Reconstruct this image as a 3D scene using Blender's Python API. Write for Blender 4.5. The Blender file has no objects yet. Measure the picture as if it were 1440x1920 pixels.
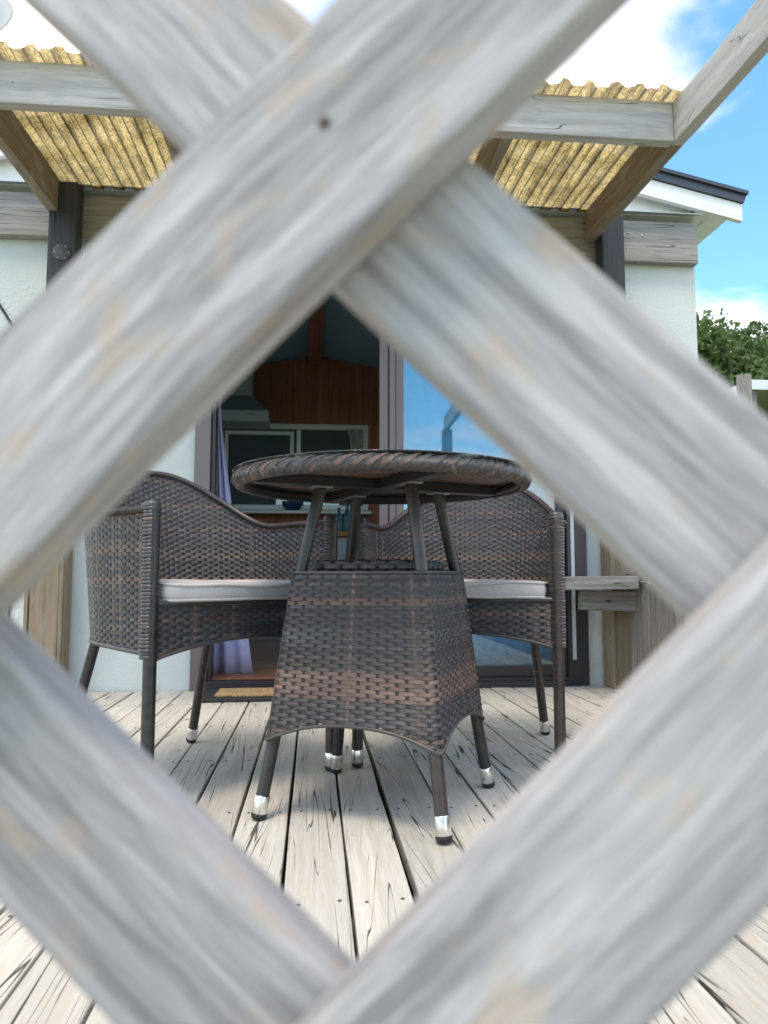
import bpy, bmesh, math, random
import numpy as np
from mathutils import Vector, Matrix
random.seed(7); rng = np.random.default_rng(7)
R = math.radians
S = bpy.context.scene
C = S.collection

# ------------------------------------------------------------------ camera
FPX = 1390.0
PITCH = math.atan(123 / FPX)
YAW = math.atan(132 / math.hypot(FPX, 123))
cd = bpy.data.cameras.new('camera')
cam = bpy.data.objects.new('camera', cd); C.objects.link(cam)
cam.location = (0, 0, .5)
cam.rotation_euler = (R(90) + PITCH, 0, -YAW)
cd.sensor_fit = 'VERTICAL'; cd.sensor_height = 36; cd.sensor_width = 27
cd.lens = 36 * FPX / 1920
cd.clip_start = .01; cd.clip_end = 2000
cd.dof.use_dof = True; cd.dof.focus_distance = 1.95; cd.dof.aperture_fstop = 9.5
S.camera = cam

# ------------------------------------------------------------------ light
SUN_EL, SUN_AZ = 68.0, -25.0         # azimuth of the sun measured from -Y (behind camera), negative = to the left
sx = math.cos(R(SUN_EL)) * math.sin(R(SUN_AZ)); sy = -math.cos(R(SUN_EL)) * math.cos(R(SUN_AZ)); sz = math.sin(R(SUN_EL))
ld = bpy.data.lights.new('sun', 'SUN'); ld.energy = 1.45; ld.angle = R(18); ld.color = (1, .93, .82)
sun = bpy.data.objects.new('sun', ld); C.objects.link(sun)
sun.rotation_euler = Vector((-sx, -sy, -sz)).to_track_quat('-Z', 'Y').to_euler()
W = bpy.data.worlds.new('World'); S.world = W; W.use_nodes = True
nt = W.node_tree; N = nt.nodes; L = nt.links
bg = N['Background']
sky = N.new('ShaderNodeTexSky'); sky.sky_type = 'NISHITA'; sky.sun_disc = False
sky.sun_elevation = R(SUN_EL); sky.sun_rotation = math.atan2(sx, sy)
sky.air_density = 1.0; sky.dust_density = .4; sky.ozone_density = 2.0
tc = N.new('ShaderNodeTexCoord')
hs = N.new('ShaderNodeHueSaturation'); hs.inputs['Saturation'].default_value = 1.12; hs.inputs['Value'].default_value = 1.6
tn = N.new('ShaderNodeMixRGB'); tn.blend_type = 'MULTIPLY'; tn.inputs[0].default_value = 1; tn.inputs[2].default_value = (.82, 1.08, 1.14, 1)
L.new(sky.outputs[0], tn.inputs[1]); L.new(tn.outputs[0], hs.inputs['Color'])
# thin streaky clouds all over the dome
sep = N.new('ShaderNodeSeparateXYZ'); L.new(tc.outputs['Generated'], sep.inputs[0])
zz = N.new('ShaderNodeMath'); zz.operation = 'MAXIMUM'; zz.inputs[1].default_value = .06; L.new(sep.outputs['Z'], zz.inputs[0])
za = N.new('ShaderNodeMath'); za.operation = 'ADD'; za.inputs[1].default_value = .22; L.new(zz.outputs[0], za.inputs[0])
dx = N.new('ShaderNodeMath'); dx.operation = 'DIVIDE'; L.new(sep.outputs['X'], dx.inputs[0]); L.new(za.outputs[0], dx.inputs[1])
dy = N.new('ShaderNodeMath'); dy.operation = 'DIVIDE'; L.new(sep.outputs['Y'], dy.inputs[0]); L.new(za.outputs[0], dy.inputs[1])
cmb = N.new('ShaderNodeCombineXYZ'); L.new(dx.outputs[0], cmb.inputs[0]); L.new(dy.outputs[0], cmb.inputs[1])
mp = N.new('ShaderNodeMapping'); mp.inputs['Location'].default_value = (2.18, 15.64, 0); mp.inputs['Rotation'].default_value = (0, 0, R(35)); mp.inputs['Scale'].default_value = (1.0, .62, 1)
mp0 = N.new('ShaderNodeMapping'); mp0.inputs['Rotation'].default_value = (0, 0, R(120)); L.new(cmb.outputs[0], mp0.inputs[0]); L.new(mp0.outputs[0], mp.inputs[0])
cn = N.new('ShaderNodeTexNoise'); cn.inputs['Scale'].default_value = 1.15; cn.inputs['Detail'].default_value = 9; cn.inputs['Roughness'].default_value = .56; cn.inputs['Distortion'].default_value = .5
L.new(mp.outputs[0], cn.inputs['Vector'])
cr = N.new('ShaderNodeMapRange'); cr.inputs[1].default_value = .43; cr.inputs[2].default_value = .585; cr.interpolation_type = 'SMOOTHSTEP'
L.new(cn.outputs['Fac'], cr.inputs[0])
mx = N.new('ShaderNodeMixRGB'); L.new(cr.outputs[0], mx.inputs[0]); L.new(hs.outputs[0], mx.inputs[1])
mx.inputs[2].default_value = (10.3, 10.1, 9.9, 1)
L.new(mx.outputs[0], bg.inputs[0]); bg.inputs[1].default_value = .15
S.view_settings.view_transform = 'Standard'; S.view_settings.look = 'None'
S.view_settings.exposure = .64; S.view_settings.gamma = 1
S.view_settings.use_white_balance = True; S.view_settings.white_balance_temperature = 7500; S.view_settings.white_balance_tint = 16
S.render.engine = 'CYCLES'
S.render.resolution_x = 768; S.render.resolution_y = 1024
S.cycles.transparent_max_bounces = 16; S.cycles.max_bounces = 10

# ------------------------------------------------------------------ materials
def mat(name):
    m = bpy.data.materials.new(name); m.use_nodes = True
    return m, m.node_tree.nodes, m.node_tree.links, m.node_tree.nodes['Principled BSDF']
def nd(N, t, **kw):
    n = N.new(t)
    for k, v in kw.items():
        if k in ('operation', 'blend_type', 'feature', 'interpolation_type', 'noise_dimensions', 'wave_type', 'bands_direction', 'distance', 'data_type'): setattr(n, k, v)
        else: n.inputs[k.replace('_', ' ') if k.replace('_', ' ') in n.inputs else k].default_value = v
    return n
def ramp(N, L, src, stops):
    r = N.new('ShaderNodeValToRGB'); e = r.color_ramp.elements
    while len(e) < len(stops): e.new(.5)
    for i, (p, c) in enumerate(stops):
        e[i].position = p; e[i].color = (*c, 1) if len(c) == 3 else c
    L.new(src, r.inputs[0]); return r
def mixc(N, L, fac, a, b, mode='MIX'):
    m = N.new('ShaderNodeMixRGB'); m.blend_type = mode
    for i, v in enumerate((fac, a, b)):
        if isinstance(v, (int, float)): m.inputs[i].default_value = v
        elif isinstance(v, tuple): m.inputs[i].default_value = (*v, 1)
        else: L.new(v, m.inputs[i])
    return m
def plain(name, col, rough=.6, metal=0., noise=0., nscale=30., bump=0., spec=None):
    m, N, L, b = mat(name)
    b.inputs['Base Color'].default_value = (*col, 1); b.inputs['Roughness'].default_value = rough; b.inputs['Metallic'].default_value = metal
    if spec is not None: b.inputs['Specular IOR Level'].default_value = spec
    if noise or bump:
        tc = N.new('ShaderNodeTexCoord')
        n = nd(N, 'ShaderNodeTexNoise', Scale=nscale, Detail=6., Roughness=.65); L.new(tc.outputs['Object'], n.inputs['Vector'])
        if noise:
            r = ramp(N, L, n.outputs['Fac'], [(.3, tuple(c * (1 - noise) for c in col)), (.7, tuple(min(1, c * (1 + noise)) for c in col))])
            L.new(r.outputs[0], b.inputs['Base Color'])
        if bump:
            bp = nd(N, 'ShaderNodeBump', Strength=1., Distance=bump); L.new(n.outputs['Fac'], bp.inputs['Height']); L.new(bp.outputs[0], b.inputs['Normal'])
    return m
def wood(name, light, dark, tint=None, crack=.5, grain=1., rough=.8, knot=0., streak=(2.2, 55., 55.), crackscale=(1.7, 62., 20.), tintamt=.5, skew=0., lo_hi=(.32, .66), tpos=(.54, .68)):
    """grain along local X of the object; a random shift for every object"""
    m, N, L, b = mat(name)
    tc = N.new('ShaderNodeTexCoord'); oi = N.new('ShaderNodeObjectInfo')
    sc = N.new('ShaderNodeMath'); sc.operation = 'MULTIPLY'; sc.inputs[1].default_value = 37.0; L.new(oi.outputs['Random'], sc.inputs[0])
    ad = N.new('ShaderNodeVectorMath'); ad.operation = 'ADD'; L.new(tc.outputs['Object'], ad.inputs[0]); L.new(sc.outputs[0], ad.inputs[1])
    # gentle warp of the grain
    wn = nd(N, 'ShaderNodeTexNoise', Scale=5., Detail=2.); L.new(ad.outputs[0], wn.inputs['Vector'])
    ws = N.new('ShaderNodeVectorMath'); ws.operation = 'MULTIPLY_ADD'; ws.inputs[1].default_value = (0, .022, .022); L.new(wn.outputs['Color'], ws.inputs[0]); L.new(ad.outputs[0], ws.inputs[2])
    m1 = N.new('ShaderNodeMapping'); m1.inputs['Scale'].default_value = streak; m1.inputs['Rotation'].default_value = (0, 0, skew); L.new(ws.outputs[0], m1.inputs[0])
    n1 = nd(N, 'ShaderNodeTexNoise', Scale=1., Detail=7., Roughness=.62); L.new(m1.outputs[0], n1.inputs['Vector'])
    m2 = N.new('ShaderNodeMapping'); m2.inputs['Scale'].default_value = (streak[0] * 5, streak[1] * 5, streak[2] * 5); L.new(ws.outputs[0], m2.inputs[0])
    n2 = nd(N, 'ShaderNodeTexNoise', Scale=1., Detail=4., Roughness=.6); L.new(m2.outputs[0], n2.inputs['Vector'])
    a = mixc(N, L, .35, n1.outputs['Fac'], n2.outputs['Fac'])
    r = ramp(N, L, a.outputs[0], [lo_hi[0] and (lo_hi[0], dark), (lo_hi[1], light)])
    col = r.outputs[0]
    if tint:
        m3 = N.new('ShaderNodeMapping'); m3.inputs['Scale'].default_value = (streak[0] * 5, streak[1] * .6, streak[2] * .6); L.new(ad.outputs[0], m3.inputs[0])
        n3 = nd(N, 'ShaderNodeTexNoise', Scale=1., Detail=3.); L.new(m3.outputs[0], n3.inputs['Vector'])
        r3 = ramp(N, L, n3.outputs['Fac'], [(tpos[0], (0, 0, 0)), (tpos[1], (tintamt,) * 3)])
        col = mixc(N, L, r3.outputs[0], col, tint).outputs[0]
    hgt = a.outputs[0]
    if crack:
        m4 = N.new('ShaderNodeMapping'); m4.inputs['Scale'].default_value = crackscale; 
        an = N.new('ShaderNodeMapRange'); an.inputs[3].default_value = -skew; an.inputs[4].default_value = skew; L.new(oi.outputs['Random'], an.inputs[0])
        vr = N.new('ShaderNodeVectorRotate'); vr.rotation_type = 'Z_AXIS'; L.new(ad.outputs[0], vr.inputs['Vector']); L.new(an.outputs[0], vr.inputs['Angle']); L.new(vr.outputs[0], m4.inputs[0])
        w4 = nd(N, 'ShaderNodeTexNoise', Scale=1.3, Detail=2.5, Roughness=.6); L.new(m4.outputs[0], w4.inputs['Vector'])
        w5 = N.new('ShaderNodeVectorMath'); w5.operation = 'MULTIPLY_ADD'; w5.inputs[1].default_value = (.3, .5, .2); L.new(w4.outputs['Color'], w5.inputs[0]); L.new(m4.outputs[0], w5.inputs[2])
        v = nd(N, 'ShaderNodeTexNoise', Scale=1., Detail=.6, Roughness=.5); L.new(w5.outputs[0], v.inputs['Vector'])
        v1 = N.new('ShaderNodeMath'); v1.operation = 'SUBTRACT'; v1.inputs[1].default_value = .5; L.new(v.outputs['Fac'], v1.inputs[0])
        v2 = N.new('ShaderNodeMath'); v2.operation = 'ABSOLUTE'; L.new(v1.outputs[0], v2.inputs[0])
        m5 = N.new('ShaderNodeMapping'); m5.inputs['Scale'].default_value = (5.5, 20., 20.); L.new(vr.outputs[0], m5.inputs[0])
        mk = nd(N, 'ShaderNodeTexNoise', Scale=1., Detail=2.); L.new(m5.outputs[0], mk.inputs['Vector'])
        th = N.new('ShaderNodeMapRange'); th.inputs[1].default_value = .425; th.inputs[2].default_value = .64; th.inputs[3].default_value = -.006; th.inputs[4].default_value = .017 * crack; L.new(mk.outputs['Fac'], th.inputs[0])
        sb = N.new('ShaderNodeMath'); sb.operation = 'SUBTRACT'; L.new(th.outputs[0], sb.inputs[0]); L.new(v2.outputs[0], sb.inputs[1])
        cm = N.new('ShaderNodeMapRange'); cm.inputs[1].default_value = -.004; cm.inputs[2].default_value = .006; L.new(sb.outputs[0], cm.inputs[0])
        col = mixc(N, L, cm.outputs[0], col, tuple(c * .2 for c in dark)).outputs[0]
        h2 = N.new('ShaderNodeMath'); h2.operation = 'MULTIPLY_ADD'; h2.inputs[1].default_value = -1.6; L.new(cm.outputs[0], h2.inputs[0]); L.new(hgt, h2.inputs[2]); hgt = h2.outputs[0]
    # each piece a little lighter or darker
    rv = N.new('ShaderNodeMapRange'); rv.inputs[3].default_value = .84; rv.inputs[4].default_value = 1.1; L.new(oi.outputs['Random'], rv.inputs[0])
    hv = N.new('ShaderNodeHueSaturation'); L.new(rv.outputs[0], hv.inputs['Value']); L.new(col, hv.inputs['Color'])
    L.new(hv.outputs[0], b.inputs['Base Color']); b.inputs['Roughness'].default_value = rough; b.inputs['Specular IOR Level'].default_value = .25
    bp = nd(N, 'ShaderNodeBump', Strength=.8 * grain, Distance=.0022); L.new(hgt, bp.inputs['Height']); L.new(bp.outputs[0], b.inputs['Normal'])
    return m

M = {}
M['lath'] = wood('weathered_lath', (.60, .59, .58), (.27, .262, .256), tint=(.54, .41, .29), crack=0, streak=(8., 125., 125.), tintamt=.5, grain=1., lo_hi=(.38, .61), tpos=(.57, .67))
M['lath_shaded'] = wood('shaded_lath', (.49, .48, .472), (.225, .219, .214), tint=(.48, .37, .27), crack=0, streak=(8., 125., 125.), tintamt=.5, grain=1., lo_hi=(.38, .61), tpos=(.57, .67))  # copy of the lath timber, colour darkened for shade on the lower laths
M['deck'] = wood('weathered_deck', (.61, .585, .51), (.42, .40, .345), tint=(.52, .44, .32), crack=1.0, streak=(2.4, 60., 60.), tintamt=.35, skew=.13)
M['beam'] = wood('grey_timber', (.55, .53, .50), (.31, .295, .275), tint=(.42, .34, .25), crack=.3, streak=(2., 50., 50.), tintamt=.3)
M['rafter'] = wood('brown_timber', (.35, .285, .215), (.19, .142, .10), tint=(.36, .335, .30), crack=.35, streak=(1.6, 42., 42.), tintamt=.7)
M['rail'] = wood('old_grey_rail', (.36, .34, .30), (.13, .12, .105), crack=.9, streak=(2., 60., 60.), crackscale=(2., 60., 60.))
M['brownpost'] = wood('raw_pine_post', (.31, .245, .165), (.17, .13, .085), tint=(.27, .245, .21), crack=.25, streak=(1.4, 40., 40.))
M['ledger'] = wood('ledger_timber', (.46, .44, .40), (.22, .20, .175), crack=.8, streak=(1.6, 55., 55.), crackscale=(1.4, 45., 45.))
M['blackpost'] = wood('black_stained_post', (.07, .075, .085), (.034, .037, .043), crack=.5, streak=(2., 60., 60.), rough=.5)
M['redwood'] = wood('red_timber_lining', (.52, .20, .13), (.31, .105, .068), crack=0, streak=(1.2, 35., 35.), rough=.45)
M['floorwood'] = wood('polished_floor', (.42, .17, .06), (.28, .10, .035), crack=0, streak=(1.5, 40., 40.), rough=.25)
M['counter'] = wood('oiled_counter', (.50, .24, .08), (.36, .16, .05), crack=0, rough=.35)
M['whitepaint'] = plain('white_paint', (.80, .80, .77), .55, noise=.05, nscale=14, bump=.0015)
M['darkmetal'] = plain('dark_roof_metal', (.06, .07, .085), .35, .3)
M['galv'] = plain('pale_flashing', (.45, .50, .52), .45, .4)
M['bronze'] = plain('bronze_aluminium', (.16, .125, .12), .38, .5)
M['bronzedark'] = plain('dark_bronze_aluminium', (.045, .04, .042), .35, .4)
M['alu'] = plain('silver_aluminium', (.78, .82, .84), .4, .1)
M['white'] = plain('white_enamel', (.72, .74, .74), .35)
M['chrome'] = plain('polished_steel', (.80, .80, .78), .24, 1.0)
M['rubber'] = plain('black_rubber', (.018, .018, .02), .65)
M['blacksteel'] = plain('black_steel', (.022, .022, .024), .42)
M['zinc'] = plain('zinc_screw', (.42, .42, .43), .4, .8)
M['rust'] = plain('rusty_nail', (.09, .065, .05), .7, .3)
M['ceil'] = plain('blue_grey_ceiling', (.28, .50, .68), .6)
M['hoodblue'] = plain('steel_hood', (.30, .36, .40), .35, .4)
M['hoodrail'] = plain('hood_enamel', (.50, .58, .64), .4)
M['panegrey'] = plain('pane_grey', (.20, .235, .26), .5)
M['cabinet'] = plain('cabinet_white', (.50, .53, .56), .5)
M['bowl'] = plain('blue_glaze', (.02, .06, .16), .25)
M['teal'] = plain('teal_cloth', (.04, .42, .60), .85, noise=.12, nscale=25)
M['tealbottle'] = plain('teal_bottle', (.02, .16, .22), .2)
M['purple'] = plain('lilac_cloth', (.38, .39, .60), .9, noise=.08, nscale=18)
M['lace'] = plain('striped_lace', (.45, .45, .44), .9, noise=.2, nscale=60)
M['dish'] = plain('dish_grey', (.30, .34, .34), .5)
M['bark'] = plain('bark', (.12, .09, .07), .9, noise=.4, nscale=12, bump=.02)
M['cable'] = plain('black_cable', (.02, .02, .022), .5)
M['grey'] = plain('disc_steel', (.07, .073, .082), .45, .3)

# stucco
m, N_, L_, b = mat('pale_stucco'); M['stucco'] = m
tc_ = N_.new('ShaderNodeTexCoord')
n1 = nd(N_, 'ShaderNodeTexNoise', Scale=95., Detail=5., Roughness=.6); L_.new(tc_.outputs['Object'], n1.inputs['Vector'])
n2 = nd(N_, 'ShaderNodeTexNoise', Scale=3.5, Detail=5.); L_.new(tc_.outputs['Object'], n2.inputs['Vector'])
r = ramp(N_, L_, n2.outputs['Fac'], [(.3, (.55, .60, .565)), (.7, (.63, .665, .635))]); L_.new(r.outputs[0], b.inputs['Base Color'])
v = nd(N_, 'ShaderNodeTexVoronoi', Scale=55.); L_.new(tc_.outputs['Object'], v.inputs['Vector'])
msk = nd(N_, 'ShaderNodeTexNoise', Scale=2.2, Detail=2.); L_.new(tc_.outputs['Object'], msk.inputs['Vector'])
mr = nd(N_, 'ShaderNodeMapRange'); mr.inputs[1].default_value = .48; mr.inputs[2].default_value = .62; L_.new(msk.outputs['Fac'], mr.inputs[0])
vm = N_.new('ShaderNodeMath'); vm.operation = 'MULTIPLY'; L_.new(v.outputs['Distance'], vm.inputs[0]); L_.new(mr.outputs[0], vm.inputs[1])
hm = N_.new('ShaderNodeMath'); hm.operation = 'MULTIPLY_ADD'; hm.inputs[1].default_value = 1.0; L_.new(vm.outputs[0], hm.inputs[0]); L_.new(n1.outputs['Fac'], hm.inputs[2])
bp = nd(N_, 'ShaderNodeBump', Strength=.7, Distance=.004); L_.new(hm.outputs[0], bp.inputs['Height']); L_.new(bp.outputs[0], b.inputs['Normal'])
b.inputs['Roughness'].default_value = .7

# wicker strand: colour of the strand comes from the object's own colour, fine ribs along its length
m, N_, L_, b = mat('resin_wicker'); M['wicker'] = m
oi = N_.new('ShaderNodeObjectInfo'); uv = N_.new('ShaderNodeTexCoord')
n1 = nd(N_, 'ShaderNodeTexNoise', Scale=1., Detail=3.); mpp = N_.new('ShaderNodeMapping'); mpp.inputs['Scale'].default_value = (5., 60., 60.)
L_.new(uv.outputs['Object'], mpp.inputs[0]); L_.new(mpp.outputs[0], n1.inputs['Vector'])
mr = nd(N_, 'ShaderNodeMapRange'); mr.inputs[1].default_value = .35; mr.inputs[2].default_value = .68; mr.inputs[3].default_value = .68; mr.inputs[4].default_value = 1.35; L_.new(n1.outputs['Fac'], mr.inputs[0])
hv = N_.new('ShaderNodeHueSaturation'); L_.new(oi.outputs['Color'], hv.inputs['Color']); L_.new(mr.outputs[0], hv.inputs['Value'])
L_.new(hv.outputs[0], b.inputs['Base Color'])
su = N_.new('ShaderNodeSeparateXYZ'); L_.new(uv.outputs['UV'], su.inputs[0])
sn = N_.new('ShaderNodeMath'); sn.operation = 'MULTIPLY'; sn.inputs[1].default_value = 2 * math.pi * 5; L_.new(su.outputs['Y'], sn.inputs[0])
sn2 = N_.new('ShaderNodeMath'); sn2.operation = 'SINE'; L_.new(sn.outputs[0], sn2.inputs[0])
bp = nd(N_, 'ShaderNodeBump', Strength=.55, Distance=.0006); L_.new(sn2.outputs[0], bp.inputs['Height']); L_.new(bp.outputs[0], b.inputs['Normal'])
b.inputs['Roughness'].default_value = .36; b.inputs['Specular IOR Level'].default_value = .6

# cushion fabric
m, N_, L_, b = mat('cushion_fabric'); M['fabric'] = m
tcx = N_.new('ShaderNodeTexCoord'); mpp = N_.new('ShaderNodeMapping'); mpp.inputs['Scale'].default_value = (520, 520, 90); L_.new(tcx.outputs['Object'], mpp.inputs[0])
n1 = nd(N_, 'ShaderNodeTexNoise', Scale=1., Detail=2.); L_.new(mpp.outputs[0], n1.inputs['Vector'])
n2 = nd(N_, 'ShaderNodeTexNoise', Scale=9., Detail=4.); L_.new(tcx.outputs['Object'], n2.inputs['Vector'])
a = mixc(N_, L_, .5, n1.outputs['Fac'], n2.outputs['Fac'])
r = ramp(N_, L_, a.outputs[0], [(.35, (.40, .385, .37)), (.65, (.55, .535, .515))]); L_.new(r.outputs[0], b.inputs['Base Color'])
bp = nd(N_, 'ShaderNodeBump', Strength=.5, Distance=.002); L_.new(a.outputs[0], bp.inputs['Height']); L_.new(bp.outputs[0], b.inputs['Normal'])
b.inputs['Roughness'].default_value = .9

# coir mat insert
m, N_, L_, b = mat('coir'); M['coir'] = m
tcx = N_.new('ShaderNodeTexCoord'); n1 = nd(N_, 'ShaderNodeTexNoise', Scale=160., Detail=4.); L_.new(tcx.outputs['Object'], n1.inputs['Vector'])
r = ramp(N_, L_, n1.outputs['Fac'], [(.34, (.22, .12, .05)), (.55, (.56, .37, .18))]); L_.new(r.outputs[0], b.inputs['Base Color'])
bp = nd(N_, 'ShaderNodeBump', Strength=1., Distance=.006); L_.new(n1.outputs['Fac'], bp.inputs['Height']); L_.new(bp.outputs[0], b.inputs['Normal']); b.inputs['Roughness'].default_value = .95

# aged fibreglass roof sheet: lets light through, lichen specks, dirt streaks, dark lines at the folds
m, N_, L_, b = mat('aged_fibreglass'); M['sheet'] = m
N_.remove(b); out = N_['Material Output']
tcx = N_.new('ShaderNodeTexCoord')
mpp = N_.new('ShaderNodeMapping'); mpp.inputs['Scale'].default_value = (150, 70, 150); L_.new(tcx.outputs['Object'], mpp.inputs[0])
n1 = nd(N_, 'ShaderNodeTexNoise', Scale=1., Detail=4., Roughness=.7); L_.new(mpp.outputs[0], n1.inputs['Vector'])
n2 = nd(N_, 'ShaderNodeTexNoise', Scale=9., Detail=5., Roughness=.6); L_.new(tcx.outputs['Object'], n2.inputs['Vector'])
mp3 = N_.new('ShaderNodeMapping'); mp3.inputs['Scale'].default_value = (60, 3, 3); L_.new(tcx.outputs['Object'], mp3.inputs[0])
n3 = nd(N_, 'ShaderNodeTexNoise', Scale=1., Detail=4.); L_.new(mp3.outputs[0], n3.inputs['Vector'])
r1 = ramp(N_, L_, n1.outputs['Fac'], [(.35, (.30, .23, .10)), (.47, (.70, .58, .31)), (.62, (.93, .83, .55))])
r2 = ramp(N_, L_, n2.outputs['Fac'], [(.33, (.60, .57, .48)), (.58, (1, 1, 1))])
r3 = ramp(N_, L_, n3.outputs['Fac'], [(.36, (.35, .33, .28)), (.46, (1, 1, 1))])
c1 = mixc(N_, L_, 1., r1.outputs[0], r2.outputs[0], 'MULTIPLY'); c2 = mixc(N_, L_, .6, c1.outputs[0], r3.outputs[0], 'MULTIPLY')
sxx = N_.new('ShaderNodeSeparateXYZ'); wv_ = nd(N_, 'ShaderNodeTexNoise', Scale=14., Detail=3.); L_.new(tcx.outputs['Object'], wv_.inputs['Vector']); L_.new(tcx.outputs['Object'], sxx.inputs[0])
wadd = N_.new('ShaderNodeMath'); wadd.operation = 'MULTIPLY_ADD'; wadd.inputs[1].default_value = .006; L_.new(wv_.outputs['Fac'], wadd.inputs[0]); L_.new(sxx.outputs['X'], wadd.inputs[2])
lines = []
for ofs in (.030, .079):      # dark lines along the two lower folds of each rib
    q = N_.new('ShaderNodeMath'); q.operation = 'ADD'; q.inputs[1].default_value = -ofs - .003 + .04575 + .0915 * 40; L_.new(wadd.outputs[0], q.inputs[0])
    q2 = N_.new('ShaderNodeMath'); q2.operation = 'MODULO'; q2.inputs[1].default_value = .0915; L_.new(q.outputs[0], q2.inputs[0])
    q3 = N_.new('ShaderNodeMath'); q3.operation = 'SUBTRACT'; q3.inputs[1].default_value = .04575; L_.new(q2.outputs[0], q3.inputs[0])
    q4 = N_.new('ShaderNodeMath'); q4.operation = 'ABSOLUTE'; L_.new(q3.outputs[0], q4.inputs[0])
    q5 = nd(N_, 'ShaderNodeMapRange'); q5.inputs[1].default_value = .0015; q5.inputs[2].default_value = .006; q5.inputs[3].default_value = .38; q5.inputs[4].default_value = 1.; L_.new(q4.outputs[0], q5.inputs[0])
    c2 = mixc(N_, L_, 1., c2.outputs[0], q5.outputs[0], 'MULTIPLY')
tr = N_.new('ShaderNodeBsdfTranslucent'); df = N_.new('ShaderNodeBsdfDiffuse'); L_.new(c2.outputs[0], tr.inputs[0]); L_.new(c2.outputs[0], df.inputs[0])
ms = N_.new('ShaderNodeMixShader'); ms.inputs[0].default_value = .3; L_.new(tr.outputs[0], ms.inputs[1]); L_.new(df.outputs[0], ms.inputs[2])
tp = N_.new('ShaderNodeBsdfTransparent'); tp.inputs[0].default_value = (1, .97, .88, 1)
ms2 = N_.new('ShaderNodeMixShader'); ms2.inputs[0].default_value = .22; L_.new(ms.outputs[0], ms2.inputs[1]); L_.new(tp.outputs[0], ms2.inputs[2])
L_.new(ms2.outputs[0], out.inputs[0])

def glass(name, tint, refl, rough=.01):
    m, N_, L_, b = mat(name); N_.remove(b); out = N_['Material Output']
    g = N_.new('ShaderNodeBsdfGlossy'); g.inputs['Roughness'].default_value = rough; g.inputs[0].default_value = (.9, .97, 1, 1)
    t = N_.new('ShaderNodeBsdfTransparent'); t.inputs[0].default_value = (*tint, 1)
    fr = N_.new('ShaderNodeLayerWeight'); fr.inputs[0].default_value = .25
    mr = nd(N_, 'ShaderNodeMapRange'); mr.inputs[3].default_value = refl; mr.inputs[4].default_value = 1.; L_.new(fr.outputs['Fresnel'], mr.inputs[0])
    ms = N_.new('ShaderNodeMixShader'); L_.new(mr.outputs[0], ms.inputs[0]); L_.new(t.outputs[0], ms.inputs[1]); L_.new(g.outputs[0], ms.inputs[2])
    L_.new(ms.outputs[0], out.inputs[0]); return m
M['doorglass'] = glass('reflective_door_glass', (.74, .88, .94), .10)
M['tableglass'] = glass('table_glass', (.86, .94, .92), .05)
M['winglass'] = glass('window_glass', (.85, .88, .9), .05)

def leafmat(name, c0, c1):
    m, N_, L_, b = mat(name)
    tcx = N_.new('ShaderNodeTexCoord'); n = nd(N_, 'ShaderNodeTexNoise', Scale=1.1, Detail=6., Roughness=.7); L_.new(tcx.outputs['Object'], n.inputs['Vector'])
    r = ramp(N_, L_, n.outputs['Fac'], [(.35, c0), (.65, c1)]); L_.new(r.outputs[0], b.inputs['Base Color']); b.inputs['Roughness'].default_value = .55
    tr = N_.new('ShaderNodeBsdfTranslucent'); L_.new(r.outputs[0], tr.inputs[0]); ms = N_.new('ShaderNodeMixShader'); ms.inputs[0].default_value = .3
    L_.new(b.outputs[0], ms.inputs[1]); L_.new(tr.outputs[0], ms.inputs[2]); L_.new(ms.outputs[0], N_['Material Output'].inputs[0]); return m
M['leaf'] = leafmat('tree_leaf', (.06, .11, .03), (.15, .23, .07))
M['leaf2'] = leafmat('bush_leaf', (.06, .11, .025), (.14, .21, .06))
m, N_, L_, b = mat('lawn'); M['lawn'] = m
tcx = N_.new('ShaderNodeTexCoord'); n = nd(N_, 'ShaderNodeTexNoise', Scale=2., Detail=8., Roughness=.7); L_.new(tcx.outputs['Object'], n.inputs['Vector'])
r = ramp(N_, L_, n.outputs['Fac'], [(.3, (.05, .09, .02)), (.7, (.13, .17, .05))]); L_.new(r.outputs[0], b.inputs['Base Color']); b.inputs['Roughness'].default_value = .95

# ------------------------------------------------------------------ object helpers
def mesh_of(verts, faces, smooth=False, uvs=None):
    me = bpy.data.meshes.new('mesh'); me.from_pydata([tuple(v) for v in verts], [], faces)
    if uvs is not None:
        ul = me.uv_layers.new(name='UVMap'); idx = np.empty(len(me.loops), dtype=np.int32); me.loops.foreach_get('vertex_index', idx)
        ul.data.foreach_set('uv', np.asarray(uvs, dtype=np.float32)[idx].ravel())
    if smooth: me.polygons.foreach_set('use_smooth', [True] * len(me.polygons))
    me.update(); return me
def put(name, me, m, parent=None, kind=None, color=None, M4=None, local=False):
    o = bpy.data.objects.new(name, me); C.objects.link(o)
    if m is not None and me is not None and len(me.materials) == 0: me.materials.append(m)
    if parent is not None:
        o.parent = parent
        if not local and parent.parent is None and parent.type == 'EMPTY': o.matrix_parent_inverse = Matrix.Translation(-Vector(parent.location))
    if M4 is not None: o.matrix_basis = M4
    if kind: o['kind'] = kind
    if color: o.color = (*color, 1)
    return o
def thing(name, label, cat, loc=(0, 0, 0), rz=0., group=None):
    o = bpy.data.objects.new(name, None); C.objects.link(o); o.location = loc; o.rotation_euler = (0, 0, rz); o.empty_display_size = .1
    o['label'] = label; o['category'] = cat
    if group: o['group'] = group
    return o
def tag(o, label, cat, group=None):
    o['label'] = label; o['category'] = cat
    if group: o['group'] = group
    return o
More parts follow.
